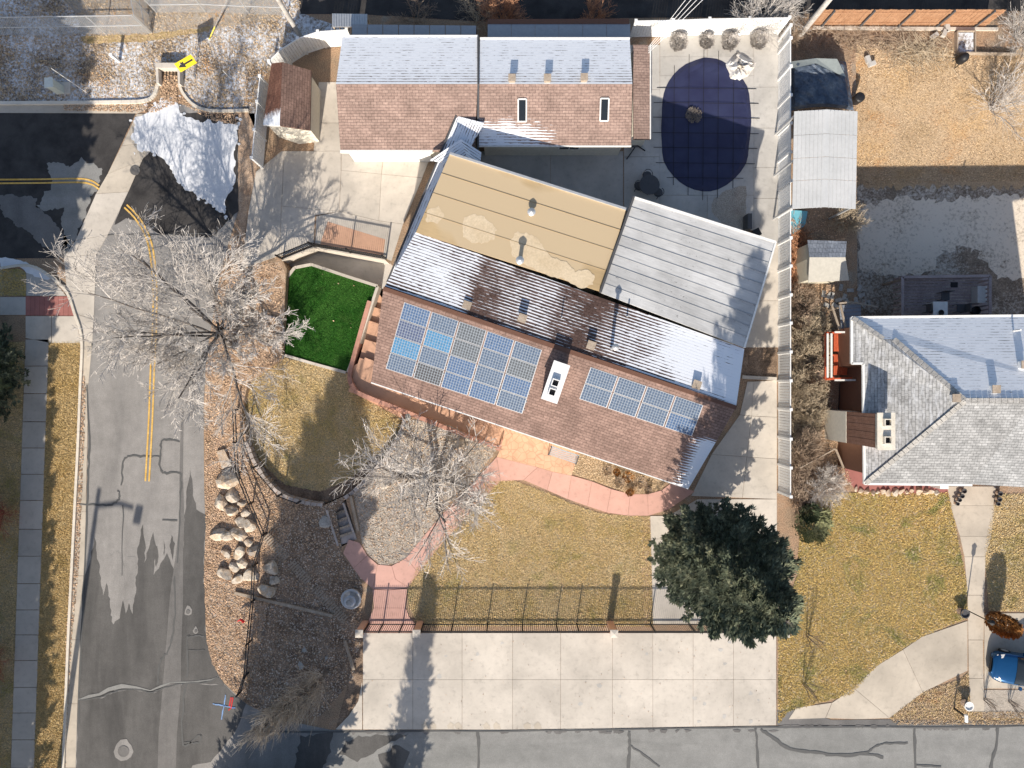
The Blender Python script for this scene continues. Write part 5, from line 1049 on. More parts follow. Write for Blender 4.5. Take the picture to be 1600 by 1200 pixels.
BO = [(357, 750, 20), (362, 774, 17), (348, 786, 15), (364, 797, 18), (378, 788, 9), (384, 800, 9), (341, 834, 16), (357, 835, 13), (374, 836, 16), (376, 816, 13), (393, 822, 15), (355, 864, 14), (376, 862, 15), (399, 861, 15), (389, 847, 10), (366, 885, 13), (381, 879, 13), (351, 897, 15), (373, 903, 14), (393, 897, 17), (424, 886, 17), (420, 920, 17), (430, 905, 13)]
ordn = ['first', 'second', 'third', 'fourth', 'fifth', 'sixth', 'seventh', 'eighth', 'ninth', 'tenth', 'eleventh', 'twelfth', 'thirteenth', 'fourteenth', 'fifteenth', 'sixteenth', 'seventeenth', 'eighteenth', 'nineteenth', 'twentieth', 'twenty-first', 'twenty-second', 'twenty-third']
for i, (x, y, s) in enumerate(sorted(BO, key=lambda b: b[1])):
    sz = 'small' if s < 12 else 'large' if s > 15 else 'mid-sized'
    tag(rock('boulder', x, y, s / 2 / 26 * 1.75, 100 + i, M['rock']), f'{sz} pale boulder in the roadside pile, {ordn[i]} counting from the tree end', 'boulder', 'boulders piled beside the side road')
m = MB(); m.prism(WL([(338, 705), (350, 702), (362, 728), (347, 733)], .16), .16); tag(m.build('stone_slab', M['rock']), 'long pale flat stone at the tree end of the boulder pile', 'stone')
for i, (x, y, s, lab) in enumerate([(601, 757, 22, 'large white rock in the gravel under the leafless tree'), (718, 692, 18, 'flat pale rock nearest the terracotta wall in the gravel bed'), (706, 710, 20, 'flat tan rock under the wall-side twigs in the gravel bed'), (702, 684, 9, 'small pale rock beside the terracotta wall'), (508, 817, 20, 'grey-green slab of rock beside the garden stairs'), (638, 652, 10, 'grey rock at the corner of the sunken lawn'), (632, 664, 9, 'pale rock edging the sunken lawn, second from the wall'), (628, 676, 9, 'dark rock edging the sunken lawn, third from the wall'), (472, 1040, 12, 'flat grey rock in the shaded front bed'), (476, 1015, 8, 'small pale rock in the shaded front bed'), (510, 1028, 7, 'smallest pale rock in the shaded front bed')]):
    tag(rock('rock', x, y, s / 2 / 26 * 1.2, 200 + i, M['rock' if i in (0, 1, 2, 3) else 'rock_grey'], hgt=.5), lab, 'rock')
for i in range(12):
    x = 731 + i * 4 + rng.uniform(-1, 1); tag(rock('edge_stone', x, 684 + i * 1.55 + rng.uniform(-2, 2), rng.uniform(.08, .15), 230 + i, M['rock']), f'small pale edging stone along the terracotta wall, {ordn[i]} from the steps', 'stone', 'edging stones below the terracotta wall')
xr = 1332
for i in range(15):
    w = rng.uniform(8, 13); tag(rock('border_stone', xr + w / 2, 768 + rng.uniform(-2, 2) if i > 2 else 764 + i * 2, w / 2 / 26 * 1.2, 250 + i, M['rock']), f'pale stone in the border before the neighbour house, {ordn[i]} from the white fence', 'stone', 'stones bordering the neighbour front bed'); xr += w - 1
for i, (x, y) in enumerate(((1356, 93), (1362, 100), (1475, 52), (1460, 56), (1480, 44))): 
    m = MB(); m.box(W(x, y, .12), (.42, .25, .2), rng.uniform(0, 3)); tag(m.build('block', M['conc_grey']), ['concrete block lying on the back yard grass near the dark tarp', 'second concrete block touching the first on the back yard grass', 'pale block nearest the cedar fence among the brush', 'broken block at the left of the brush pile', 'pale block against the fence edging'][i], 'block')
# paving stones dumped between the tool shed and the neighbour house
for i in range(16):
    x, y = 1287 + i * 4.6 + rng.uniform(-1, 1), rng.uniform(447, 482); m = MB(); m.box(W(x, y, .05), (.4, .22, .07), rng.uniform(0, 3.1)); o = m.build('paving_stone', M['rock_grey']); tag(o, f'grey paving stone in the shade below the tool shed, {ordn[i]} from the white fence', 'paving stone', 'paving stones strewn below the tool shed')
# timbers
for i, (a, b, lab) in enumerate([((367, 926), (443, 944), 'pale landscape timber in the sun beside the boulders'), ((443, 944), (520, 962), 'landscape timber running into the shaded front bed'), ((539, 1001), (553, 1046), 'grey landscape timber beside the driveway corner'), ((548, 775), (560, 830), 'timber edging between the stairs and the pale gravel')]):
    m = MB(); m.bar(W(*a, .09), W(*b, .09), .17, .18); tag(m.build('landscape_timber', M['timber']), lab, 'timber')
bw = thing('slatted_walk', 'narrow slatted timber path crossing the shaded front bed', 'boardwalk', W(470, 900))
p0, p1 = (416, 838), (538, 968)
for k in range(44):
    if k in (12, 13, 24, 25, 26): continue
    c = W(*on(p0, p1, k / 43), .05); m = MB(); m.box(c, (.09, .55, .04), math.atan2(-(p1[1] - p0[1]), p1[0] - p0[0])); m.build('slat', M['timber'], bw)
# ================================================================== FURNITURE AND SMALL THINGS IN THE GARDEN
ft = thing('fountain', 'round grey tiered fountain bowl beside the gate', 'fountain', W(550, 934))
m = MB(); m.lathe(W(550, 934), [(.55, 0), (.62, .25), (.58, .32), (.46, .26), (.40, .12)], 20); m.build('basin', M['galv'], ft, True)
m = MB(); m.lathe(W(550, 935), [(.12, .1), (.12, .45), (.34, .5), (.36, .58), (.24, .54)], 16); m.build('upper_bowl', M['galv'], ft, True); m = MB(); m.lathe(W(550, 935), [(.05, .5), (.05, .75), (.16, .78), (.17, .84), (.06, .82)], 12); m.build('finial', M['rock_grey'], ft, True)
orn = thing('garden_ornament', 'bright red curved garden ornament on a stake in the gravel', 'ornament', W(381, 966)); redp = flat('red_paint', (0.55, 0.03, 0.03), .4); b_ = W(381, 966)
m = MB(); m.tube([b_, b_ + Vector((0, 0, .5))], .02, .02, 6); m.build('stake', M['black'], orn)
m = MB(); m.tube([b_ + Vector((-.22 + .44 * k / 8, .12 * math.sin(k / 8 * 3.14) - .05, .42 + .12 * k / 8)) for k in range(9)], .03, .09, 7, True); m.build('body', redp, orn)
fl = thing('garden_ornament', 'small bright pink-red ornament in the dark bed by the neighbour bay', 'ornament', W(1293, 662)); b_ = W(1293, 662)
m = MB(); m.tube([b_, b_ + Vector((0, 0, .3))], .015, .015, 5); m.build('stake', M['black'], fl); m = MB(); m.lathe(b_ + Vector((0, 0, .28)), [(.02, 0), (.17, .06), (.12, .14), (.02, .18)], 7); m.build('head', flat('pink_red', (.6, .03, .08), .5), fl)
def bench():
    c = W(882, 703, 0); t = thing('patio_bench', 'dark metal framed bench half under the eave on the patio', 'bench', c); d = Vector((.945, -.325, 0)); n = Vector((.325, .945, 0))
    for s in (-1, 1):
        for f in (-.05, -.55):
            p = c + d * s * .85 + n * f; m = MB(); m.bar(p, p + Vector((0, 0, .45)), .05); m.build('leg', M['darkgrey'], t)
        m = MB(); m.bar(c + d * s * .85 + Vector((0, 0, .66)), c + d * s * .85 - n * .55 + Vector((0, 0, .62)), .06); m.build('armrest', M['darkgrey'], t)
    for k in range(5):
        f = -.05 - k * .11; m = MB(); m.bar(c + d * .85 + n * f + Vector((0, 0, .45)), c - d * .85 + n * f + Vector((0, 0, .45)), .07, .025); m.build('seat_slat', M['galv'], t)
    for z in (.6, .75, .9):
        m = MB(); m.bar(c + d * .85 + n * .02 + Vector((0, 0, z)), c - d * .85 + n * .02 + Vector((0, 0, z)), .025, .08); m.build('back_slat', M['galv'], t)
bench()
def round_table(px, py):
    c = W(px, py, .03); t = thing('round_table', 'round dark patio table in the shade by the pool', 'table', c); m = MB(); m.lathe(c, [(.06, 0), (.06, .68), (.58, .69), (.6, .72), (.58, .73)], 20); m.build('tabletop', M['darkgrey'], t)
    for a in (0, 1.57, 3.14, 4.71):
        m = MB(); m.bar(c + Vector((0, 0, .2)), c + Vector((math.cos(a) * .42, math.sin(a) * .42, .02)), .05); m.build('leg', M['darkgrey'], t)
round_table(1011, 294)
def chair(px, py, rz, lab, r=.27):
    c = W(px, py, .03); t = thing('patio_chair', lab, 'chair', c, 'chairs around the patio table'); Rm = Matrix.Rotation(rz, 3, 'Z')
    m = MB(); m.lathe(c + Vector((0, 0, .4)), [(r * .3, 0), (r, .0), (r, .04), (r * .3, .045)], 14); m.build('seat', M['darkgrey'], t)
    for a in (.78, 2.36, 3.93, 5.5):
        q = c + Rm @ Vector((math.cos(a) * r, math.sin(a) * r, 0)); m = MB(); m.bar(q, q + Vector((0, 0, .42)), .03); m.build('leg', M['black'], t)
    m = MB(); m.tube([c + Rm @ Vector((math.cos(a) * r * 1.05, math.sin(a) * r * 1.05, .62 + .14 * math.sin(a))) for a in [k * .32 for k in range(0, 11)]], .02, .02, 5); m.build('backrest', M['black'], t)
chair(1009, 278, 0, 'dark round-backed chair on the pool side of the shaded table'); chair(996, 294, 1.57, 'dark round-backed chair on the garage side of the shaded table'); chair(1026, 304, 3.9, 'dark round-backed chair next to the white roof edge')
tr = thing('lounge_frame', 'folded dark chair frame at the garage lean-to corner', 'chair', W(992, 236)); c = W(992, 236, .03)
for a, b in (((-.5, -.5, 0), (.3, .6, .5)), ((-.1, .3, .4), (.6, 0, .05)), ((.3, .6, .5), (-.6, .5, .02))):
    m = MB(); m.bar(c + Vector(a), c + Vector(b), .06); m.build('frame_bar', M['black'], tr)
m = MB(); m.add([c + Vector(v) for v in ((-.5, .1, .3), (.1, .1, .34), (.2, .6, .5), (-.4, .6, .46))], [(0, 1, 2, 3)]); m.build('seat_sling', M['darkgrey'], tr)
hp = MB(); hr = random.Random(12); cx0 = W(1156, 103, 0)
ring = [[(W(1156 + math.cos(a) * r_ * (19 + 5 * math.sin(2 * a + 1) + 3 * math.sin(5 * a)), 105 - math.sin(a) * r_ * (22 + 4 * math.cos(3 * a)), .03 + .42 * (1 - r_ ** 3) * hr.uniform(.35, 1.4))) for a in [k * 6.283 / 22 for k in range(22)]] for r_ in (1, .85, .68, .5, .32, .15)]
hp.add(ring[-1], [tuple(range(22))])
hp.add([v for rr_ in ring for v in rr_], [(i * 22 + j, i * 22 + (j + 1) % 22, (i + 1) * 22 + (j + 1) % 22, (i + 1) * 22 + j) for i in range(5) for j in range(22)])
tag(hp.build('snow_pile', mot('dirty_snow', [(.40, .34, .28), (.66, .63, .59), (.78, .78, .78)], 2.2, 8, .2)), 'dirty lumpy snow pile at the corner of the pool cover', 'snow pile')
m = MB(); m.box(W(1156, 320, .2), (.5, 1.2, .35), .1); 
pbx = thing('grill_cart', 'dark box with a raised lid by the rear walk corner', 'box', W(1168, 350)); m = MB(); m.box(W(1168, 348, .45), (.25, .9, .85)); m.build('body', M['darkgrey'], pbx); m = MB(); m.box(W(1180, 365, .5), (.4, .45, .7), .5); m.build('lid', M['black'], pbx)
# ================================================================== STREET THINGS
def pole(label, base, top, r):
    t = thing('utility_pole', label, 'pole', base); m = MB(); m.tube([base, top], r, r * .75, 12, True); m.build('shaft', mot('weathered_pole', [(.34, .31, .28), (.52, .50, .47)], 1.5, 10, .2), t); return t
pa_ = pole('grey utility pole at the alley end of the frosty grass', W(469, 56), W(469, 56) + Vector((0, 0, 9)), .15)
pb_ = pole('white utility pole behind the pool court corner', W(1249, 56), W(1249, 56) + Vector((0, 0, 9)), .17)
for p_, b in ((pa_, W(469, 56)), (pb_, W(1249, 56))):
    m = MB(); m.bar(b + Vector((-1.2, 0, 8.4)), b + Vector((1.2, 0, 8.4)), .1, .12); m.build('crossarm', M['timber'], p_)
for i in range(4):
    a = W(1013, 74 + i * 3, 2.3); b = W(1249, 56) + Vector((-1 + i * .6, 0, 8.5)); m = MB(); q_ = []
    for k in range(9):
        t_ = k / 8; p = a.lerp(b + Vector((1.5 * i * .3, 8, 0)), t_); p.z -= .6 * math.sin(t_ * 3.14); q_.append(p)
    m.tube(q_, .016, .016, 4); tag(m.build('overhead_wire', M['white']), f'pale overhead wire rising from the court fence, {ordn[i]} of four from the garage', 'wire', 'overhead wires')
gy = thing('guy_wire', 'thin guy wire with a yellow guard on the frosty grass', 'wire', W(327, 61)); g0 = W(327, 61); g1 = W(469, 56) + Vector((0, 0, 8)); m = MB(); m.tube([g0, g1], .012, .012, 4); m.build('cable', M['galv'], gy); m = MB(); m.tube([g0, g0.lerp(g1, .17)], .04, .04, 6, True); m.build('guard', flat('yellow_plastic', (.75, .6, .12), .5), gy)
for x, y, top, lab in ((136, 145, 3.2, 'thin white marker rod leaning beside the utility cabinet'), (303, 120, 1.5, 'thin white rod below the yellow arrow sign'), (361, 124, 1.2, 'thin white rod in the blue-shaded frost')):
    b_ = W(x, y); m = MB(); m.tube([b_, b_ + Vector((0, 0, top))], .02, .016, 5); tag(m.build('marker_rod', M['white']), lab, 'rod')
sg = thing('arrow_sign', 'yellow road sign with a black arrow beside the culvert', 'sign', W(305, 122)); b_ = W(305, 122)
m = MB(); m.bar(b_, b_ + Vector((0, 0, 1.9)), .05); m.build('post', M['galv'], sg); yel = flat('sign_yellow', (.66, .50, .015), .6)
sc = W(290, 99, 1.7); ax = Vector((.86, .5, 0)); tilt = Vector((.42, -.72, .55)).normalized(); ay = tilt.cross(ax).normalized(); nz = ax.cross(ay).normalized(); nz = nz if nz.z > 0 else -nz
def sgq(m, pts, h): m.add([sc + ax * x + ay * y + nz * h for x, y in pts], [tuple(range(len(pts)))])
Ms = Matrix((ax, ay, nz)).transposed(); m = MB(); m.box(sc, (1.1, .56, .02), M=Ms); m.build('plate', yel, sg)
m = MB(); sgq(m, [(-.1, -.05), (.46, -.05), (.46, .05), (-.1, .05)], .014); sgq(m, [(-.48, 0), (-.08, -.19), (-.08, .19)], .014); m.build('arrow', M['black'], sg)
cu = thing('culvert', 'concrete culvert headwall open to the road', 'culvert', W(263, 115))
for n_, pts, z in (('headwall', [(243, 98), (281, 98), (281, 106), (243, 106)], .55), ('wing_wall', [(243, 106), (247, 106), (248, 130), (244, 130)], .5), ('wing_wall', [(277, 106), (281, 106), (281, 131), (278, 130)], .5)):
    m = MB(); m.prism(WL(pts, z), z0=-.3); m.build(n_, M['conc'], cu)
m = MB(); m.prism(WL([(248, 107), (277, 107), (277, 124), (248, 124)], .05), .03); m.build('grate_bed', M['darksoil'], cu)
for k in range(6):
    m = MB(); m.bar(W(250 + k * 5, 107, .1), W(250 + k * 5, 124, .1), .03); m.build('grate_bar', M['black'], cu)
leaves('culvert_leaves', [(247, 118), (278, 118), (276, 160), (252, 156)], 900, .07, M['leaf_bits'], 33)
ub = thing('utility_cabinet', 'pale green-white utility cabinet on a concrete pad', 'cabinet', W(98, 138)); m = MB(); m.prism(WL([(86, 128), (110, 128), (110, 146), (88, 147)], .1), .1); m.build('pad', M['conc'], ub)
m = MB(); m.prism(WL([(71, 122, 1.1), (81, 122, 1.15), (82, 134, 1.15), (71, 136, 1.1)]), z0=.1); m.prism; cb = m.build('body', flat('cabinet_paint', (.60, .63, .56), .5), ub)
m = MB(); m.slabthick(WL([(69, 121, 1.16), (82, 121, 1.18), (83, 136, 1.18), (69, 137, 1.16)]), .04); m.build('lid', flat('cabinet_lid', (.66, .68, .62), .5), cb)
wpst = thing('marker_post', 'white marker post on the frosty grass', 'post', W(187, 97)); b_ = W(187, 97); m = MB(); m.box(b_ + Vector((0, 0, .45)), (.17, .12, .9)); m.build('shaft', M['white'], wpst); m = MB(); m.box(b_ + Vector((0, 0, .93)), (.2, .15, .06)); m.build('cap', M['white'], wpst)
for x, y, r_, z, lab in ((211, 266, .30, .036, 'round iron manhole cover in the diagonal gutter'), (193, 1174, .34, .03, 'round manhole cover with a pale collar in the side road'), (294, 956, .13, .03, 'small round valve cover in the side road'), (306, 986, .09, .03, 'smallest valve cover in the side road')):
    t = thing('manhole_cover', lab, 'manhole', W(x, y)); m = MB(); m.lathe(W(x, y, z), [(r_, 0), (r_, .012), (r_ * .85, .014), (r_ * .8, .01), (.02, .011)], 20); m.build('lid', flat('cast_iron', (.16, .15, .14), .6, .3) if r_ > .2 and y < 500 else M['asph_mid'], t)
    if y > 900: m = MB(); m.poly(WL(jag([(x + math.cos(a) * r_ * 26 * 1.75, y + math.sin(a) * r_ * 26 * 1.75 - (4 if math.sin(a) < -.9 else 0)) for a in [k * .6283 for k in range(10)]], 1, 5, rng), z - .004)); m.build('collar', M['asph'], t)
mk = thing('survey_marks', 'blue and red sprayed utility marks on the asphalt', 'paint', W(352, 1102)); blue = mot('blue_spray', [(.10, .18, .40), (.22, .36, .62), (.16, .17, .2)], 4, 16, .4); 
for pts, mt in (([(333, 1100), (368, 1106)], blue), ([(353, 1086), (346, 1125)], blue), ([(358, 1104), (361, 1090), (364, 1090), (361, 1106), (357, 1110)], redp)):
    m = MB(); m.ribbon(WL(pts if len(pts) > 2 else [(on(pts[0], pts[1], k / 8)[0] + rng.uniform(-.7, .7), on(pts[0], pts[1], k / 8)[1] + rng.uniform(-.7, .7)) for k in range(9)], .033 + .001 * len(pts)), [rng.uniform(.04, .09) for _ in range(9 if len(pts) == 2 else len(pts))]); m.build('stroke', mt, mk)
lp = thing('street_lamp', 'tall street lamp just below the picture casting a long shadow up the road', 'street lamp', W(89, 1236)); b_ = W(89, 1236); hl = 11.0
m = MB(); m.tube([b_, b_ + Vector((0, 0, hl))], .19, .13, 10, True); m.build('pole', M['darkgrey'], lp); m = MB(); m.tube([b_ + Vector((0, 0, 10.4)), b_ + Vector((1.3, 0, 10.5)), b_ + Vector((2.2, -.1, 10.4))], .1, .09, 6); m.build('arm', M['darkgrey'], lp)
m = MB(); m.box(b_ + Vector((2.5, -.35, 10.3)), (.45, .9, .18), -.2); m.build('lamp_head', M['darkgrey'], lp)
# ================================================================== NEIGHBOUR'S THINGS
dk = thing('deck', 'mauve wooden deck with a railing behind the neighbour house', 'deck', W(1478, 465, -2)); DZ = .35; RT = 1.3
for k in range(14):
    y0 = 434 + k * 4.9; m = MB(); m.prism(WL([(1412, y0), (1546, y0), (1546, y0 + 4.0), (1412, y0 + 4.0)], DZ), .04); m.build('board', M['deckwood'], dk)
def rail(a, b):
    m = MB(); m.bar(W(*a, RT), W(*b, RT), .16, .06); m.build('top_rail', M['deckwood'], dk); A_, B_ = W(*a, RT), W(*b, RT); n = int((B_ - A_).length / .24)
    for k in range(n + 1):
        p = A_.lerp(B_, k / n); m = MB(); m.box(Vector((p.x, p.y, (RT + DZ) / 2)), (.09, .04, RT - DZ) if abs(B_.x - A_.x) > 1 else (.04, .09, RT - DZ)); m.build('baluster', M['deckwood'], dk)
rail((1410, 433), (1547, 431)); rail((1410, 433), (1410, 496)); rail((1547, 431), (1547, 496))
for x, y in ((1414, 436), (1545, 436), (1480, 436)):
    p = W(x, y, DZ); m = MB(); m.box(Vector((p.x, p.y, -.85)), (.14, .14, 2.3)); m.build('support_post', M['timber'], dk)
tb_ = thing('deck_table', 'white square table on the mauve deck', 'table', W(1469, 481, DZ)); c = W(1469, 482, DZ + .72); m = MB(); m.box(c, (.85, .8, .05)); m.build('tabletop', M['trim'], tb_)
for i in (-1, 1):
    for j in (-1, 1): m = MB(); m.bar(Vector((c.x + i * .36, c.y + j * .34, DZ)), Vector((c.x + i * .36, c.y + j * .34, c.z)), .05); m.build('leg', M['trim'], tb_)
m = MB(); m.lathe(c + Vector((0, -.25, .03)), [(.1, 0), (.17, .08), (.15, .1), (.08, .04)], 12); tag(m.build('bowl', M['black']), 'black bowl on the white deck table', 'bowl')
dbx = thing('storage_box', 'pale storage box against the deck railing', 'box', W(1523, 462, DZ)); c = W(1524, 462, DZ); m = MB(); m.box(c + Vector((0, 0, .28)), (.5, .95, .55)); m.build('body', flat('pale_plastic', (.5, .49, .47), .6), dbx); m = MB(); m.box(c + Vector((0, 0, .58)), (.54, .99, .05)); m.build('lid', flat('pale_lid', (.56, .55, .53), .6), dbx)
def wchair(px, py, rz, lab):
    c = W(px, py, DZ); t = thing('deck_chair', lab, 'chair', c); Rm = Matrix.Rotation(rz, 3, 'Z')
    for x, y in ((-.22, -.22), (.22, -.22), (-.22, .22), (.22, .22)): m = MB(); m.bar(c + Rm @ Vector((x, y, 0)), c + Rm @ Vector((x, y, .42)), .035); m.build('leg', M['black'], t)
    m = MB(); m.box(c + Vector((0, 0, .43)), (.48, .48, .04), rz); m.build('seat', M['darkgrey'], t); m = MB(); m.box(c + Rm @ Vector((0, .25, .7)), (.48, .04, .5), rz); m.build('backrest', M['darkgrey'], t)
wchair(1447, 483, 1.57, 'dark chair at the left of the white deck table'); wchair(1494, 483, -1.57, 'dark chair at the right of the white deck table'); wchair(1470, 464, 0, 'dark chair behind the white deck table')
m = MB(); m.lathe(W(1520, 486, DZ), [(.2, 0), (.26, .35), (.22, .36), (.16, .2)], 14); tag(m.build('planter', M['black']), 'round black planter on the deck floor', 'planter')
m = MB(); m.box(W(1491, 445, DZ + .03), (.4, .3, .04)); tag(m.build('doormat', M['black']), 'small dark mat on the deck boards', 'mat')
rd = thing('red_deck', 'bright red-stained deck with a white handrail beside the neighbour house', 'deck', W(1312, 558)); z_ = 1.1
for k in range(9):
    x0 = 1303 + k * 3.6; m = MB(); m.prism(WL([(x0, 522), (x0 + 3.3, 522), (x0 + 3.1, 549), (x0 - .2, 549)], z_), .05); m.build('board', M['redwood'], rd); m = MB(); m.prism(WL([(x0, 553), (x0 + 3.2, 553), (x0 + 2.6, 586), (x0 - .6, 586)], z_ - .18), .05); m.build('board', M['redwood'], rd)
for a, b, mt in (((1290, 520), (1336, 520), 'redwood'), ((1290, 520), (1290, 593), 'redwood'), ((1290, 593), (1336, 590), 'redwood'), ((1299, 521), (1299, 590), 'trim'), ((1293, 521), (1293, 590), 'trim'), ((1304, 594), (1348, 594), 'trim'), ((1304, 519), (1322, 519), 'trim')):
    m = MB(); m.bar(W(*a, z_ + (.8 if mt == 'trim' else .35)), W(*b, z_ + (.8 if mt == 'trim' else .35)), .1, .07); m.build('rail', M[mt], rd)
for x, y in ((1292, 522), (1292, 556), (1292, 590), (1334, 522), (1334, 590)): m = MB(); p = W(x, y, z_); m.box(Vector((p.x, p.y, (z_ + .8) / 2)), (.1, .1, z_ + .8)); m.build('post', M['redwood'], rd)
wb = thing('white_tub', 'round pale tub in the shade beside the red deck', 'tub', W(1336, 583)); m = MB(); m.lathe(W(1336, 583), [(.3, 0), (.36, .7), (.33, .72), (.28, .3)], 16); m.build('shell', M['trim'], wb); m = MB(); m.lathe(W(1336, 583, .3), [(.28, 0), (.02, .01)], 16); m.build('bottom', M['grey'], wb)
bd = thing('boards_with_shade', 'brown board frame and painted shade strip along the neighbour wall below the red deck', 'planter', W(1332, 625))
for pts, mt in (([(1312, 600), (1326, 600), (1325, 642), (1310, 642)], 'black'), ([(1326, 600), (1339, 600), (1339, 643), (1325, 643)], 'conc_grey'), ([(1340, 600), (1347, 600), (1347, 644), (1340, 644)], 'brown'), ([(1328, 694), (1340, 694), (1340, 730), (1328, 730)], 'conc'), ([(1341, 694), (1350, 694), (1350, 730), (1341, 730)], 'brown')):  # black panel paints the chimney's shade onto the ground
    m = MB(); m.prism(WL(pts, .3 if mt == 'brown' else .05), .3); m.build('board', M[mt], bd)
ln_ = thing('lattice_shed', 'blue-grey plank lean-to north of the red deck', 'lean-to', W(1325, 490))
for k in range(7):
    m = MB(); m.slabthick(WL([(1311 + k * .6, 477 + k * 6, 1.5), (1345, 475 + k * 6, 1.6), (1345, 480.4 + k * 6, 1.6), (1311.5 + k * .6, 482.4 + k * 6, 1.5)]), .04); m.build('plank', flat('blue_grey_plank%d' % k, (.24, .26, .30), .7), ln_)
for a, b in (((1311, 474), (1330, 472)), ((1313, 476), (1322, 515)), ((1300, 478), (1312, 515)), ((1330, 472), (1372, 480))): m = MB(); m.bar(W(*a, 1.7), W(*b, 1.7), .09); m.build('batten', M['timber'], ln_)
for x, y in ((1313, 480), (1343, 480), (1316, 516)): m = MB(); p = W(x, y, 1.5); m.box(Vector((p.x, p.y, .75)), (.09, .09, 1.5)); m.build('post', M['timber'], ln_)
# tarp-covered frame
tp = thing('tarp_frame', 'dark translucent tarp pulled over a frame above the carport', 'tarp', W(1288, 130)); tarp = mot('dark_tarp', [(.045, .06, .09), (.08, .105, .145), (.17, .19, .21)], 1.0, 7, .35, rough=.5); tg = MB(); nx, ny = 16, 14; rr = random.Random(8)
for j in range(ny + 1):
    for i in range(nx + 1):
        u, v = i / nx, j / ny; x = 1236 + u * (86 + 12 * v); y = 97 - 6 * math.sin(u * 3.14) + v * 76; z = 1.1 + .35 * math.sin(u * 3.14) * (1 - .4 * v) + rr.uniform(-.07, .07); 
        if i in (0, nx) or j in (0, ny): z -= .35
        tg.v.append(tuple(W(x, y, z)))
for j in range(ny):
    for i in range(nx): tg.f.append((j * (nx + 1) + i, j * (nx + 1) + i + 1, (j + 1) * (nx + 1) + i + 1, (j + 1) * (nx + 1) + i))
tg.build('sheet', tarp, tp)
gfr = flat('pale_hem', (.33, .36, .34), .6)
m = MB(); m.add([W(*p) for p in ((1236, 96, 1.05), (1275, 91, 1.5), (1308, 92, 1.4), (1322, 120, 1.2), (1308, 115, 1.42), (1275, 99, 1.58), (1236, 107, 1.2))], [(0, 1, 5, 6), (1, 2, 4, 5), (2, 3, 4)]); m.build('hem', gfr, tp)
for x, y in ((1237, 98), (1320, 100), (1237, 170), (1330, 170)): m = MB(); p = W(x, y, .7); m.box(Vector((p.x, p.y, .35)), (.07, .07, .7)); m.build('post', M['galv'], tp)
m = MB(); m.lathe(W(1336, 158), [(.26, 0), (.3, .6), (.24, .66), (.05, .7)], 14); tag(m.build('barrel', M['black']), 'black barrel beside the tarp-covered frame', 'barrel')
m = MB(); m.prism(WL([(1236, 328), (1262, 330), (1258, 352), (1240, 365), (1234, 350)], .25), .25); tag(m.build('blue_tarp', flat('turquoise_tarp', (.18, .48, .58), .6)), 'turquoise tarp crumpled below the carport', 'tarp')
sm = thing('smoker', 'black barrel smoker standing on the back yard', 'smoker', W(1492, 100, yz(0, 100))); c = W(1492, 100, yz(0, 100)); m = MB(); m.lathe(c + Vector((0, 0, .35)), [(.2, 0), (.28, .15), (.28, .5), (.2, .68), (.03, .74)], 16); m.build('drum', M['black'], sm, True)
for a in (.5, 2.6, 4.7): m = MB(); m.bar(c + Vector((math.cos(a) * .25, math.sin(a) * .25, 0)), c + Vector((math.cos(a) * .2, math.sin(a) * .2, .5)), .04); m.build('leg', M['black'], sm)
rb_ = thing('raised_bed', 'grey timber raised bed against the cedar fence', 'planter', W(1508, 66))
for a, b in (((1494, 50), (1522, 50)), ((1522, 50), (1522, 83)), ((1494, 83), (1590, 85)), ((1494, 50), (1494, 83))): m = MB(); m.bar(W(*a, .15), W(*b, .15), .06, .3); m.build('side_board', M['timber'], rb_)
m = MB(); m.poly(WL([(1495, 51), (1521, 51), (1521, 82), (1495, 82)], .2)); m.build('earth', M['frost'], rb_)
bp = MB(); r2 = random.Random(77)
for k in range(420):
    x, y = r2.gauss(1440, 26), r2.gauss(82, 13); a = r2.uniform(0, 6.28); l = r2.uniform(.3, 1.1); zz = r2.uniform(.02, .3); p = W(x, y, zz + min(0, yz(x, y))); bp.tube([p, p + Vector((math.cos(a) * l, math.sin(a) * l, r2.uniform(-.1, .2)))], .012, .006, 3)
tag(kind(bp.build('brush_pile', M['twig_tan']), 'stuff'), 'heap of cut tan branches before the cedar fence', 'brush pile')
bp = MB()
for k in range(900):
    x, y = r2.uniform(1236, 1420), r2.gauss(62, 12); a = r2.uniform(0, 6.28); l = r2.uniform(.2, .8); p = W(x, y, r2.uniform(.02, .25)); bp.tube([p, p + Vector((math.cos(a) * l, math.sin(a) * l, r2.uniform(-.1, .25)))], .010, .005, 3)
tag(kind(bp.build('bramble', M['twig_brown']), 'stuff'), 'reddish brown tangle of brambles between pole and cedar fence', 'brambles')
# front walk things
ll = thing('lamp_post', 'black lamp post at the edge of the entry walk', 'lamp post', W(1508, 952)); b_ = W(1508, 952); m = MB(); m.tube([b_, b_ + Vector((0, 0, 2.0))], .035, .03, 8); m.build('pole', M['black'], ll); m = MB(); m.lathe(b_ + Vector((0, 0, 2.0)), [(.06, 0), (.13, .08), (.11, .32), (.16, .34), (.02, .46)], 8); m.build('lantern', M['black'], ll)
for x, y, lab, mt in ((1500, 955, 'dark urn planter beside the entry walk', 'darkgrey'), (1506, 1098, 'pale round planter on the kerbside grass', 'trim')):
    t = thing('planter', lab, 'planter', W(x, y)); m = MB(); m.lathe(W(x, y), [(.16, 0), (.26, .4), (.28, .5), (.23, .5), (.2, .42)], 16); m.build('pot', M[mt], t); m = MB(); m.lathe(W(x, y, .42), [(.21, 0), (.02, .03)], 12); m.build('earth', M['darksoil'], t)
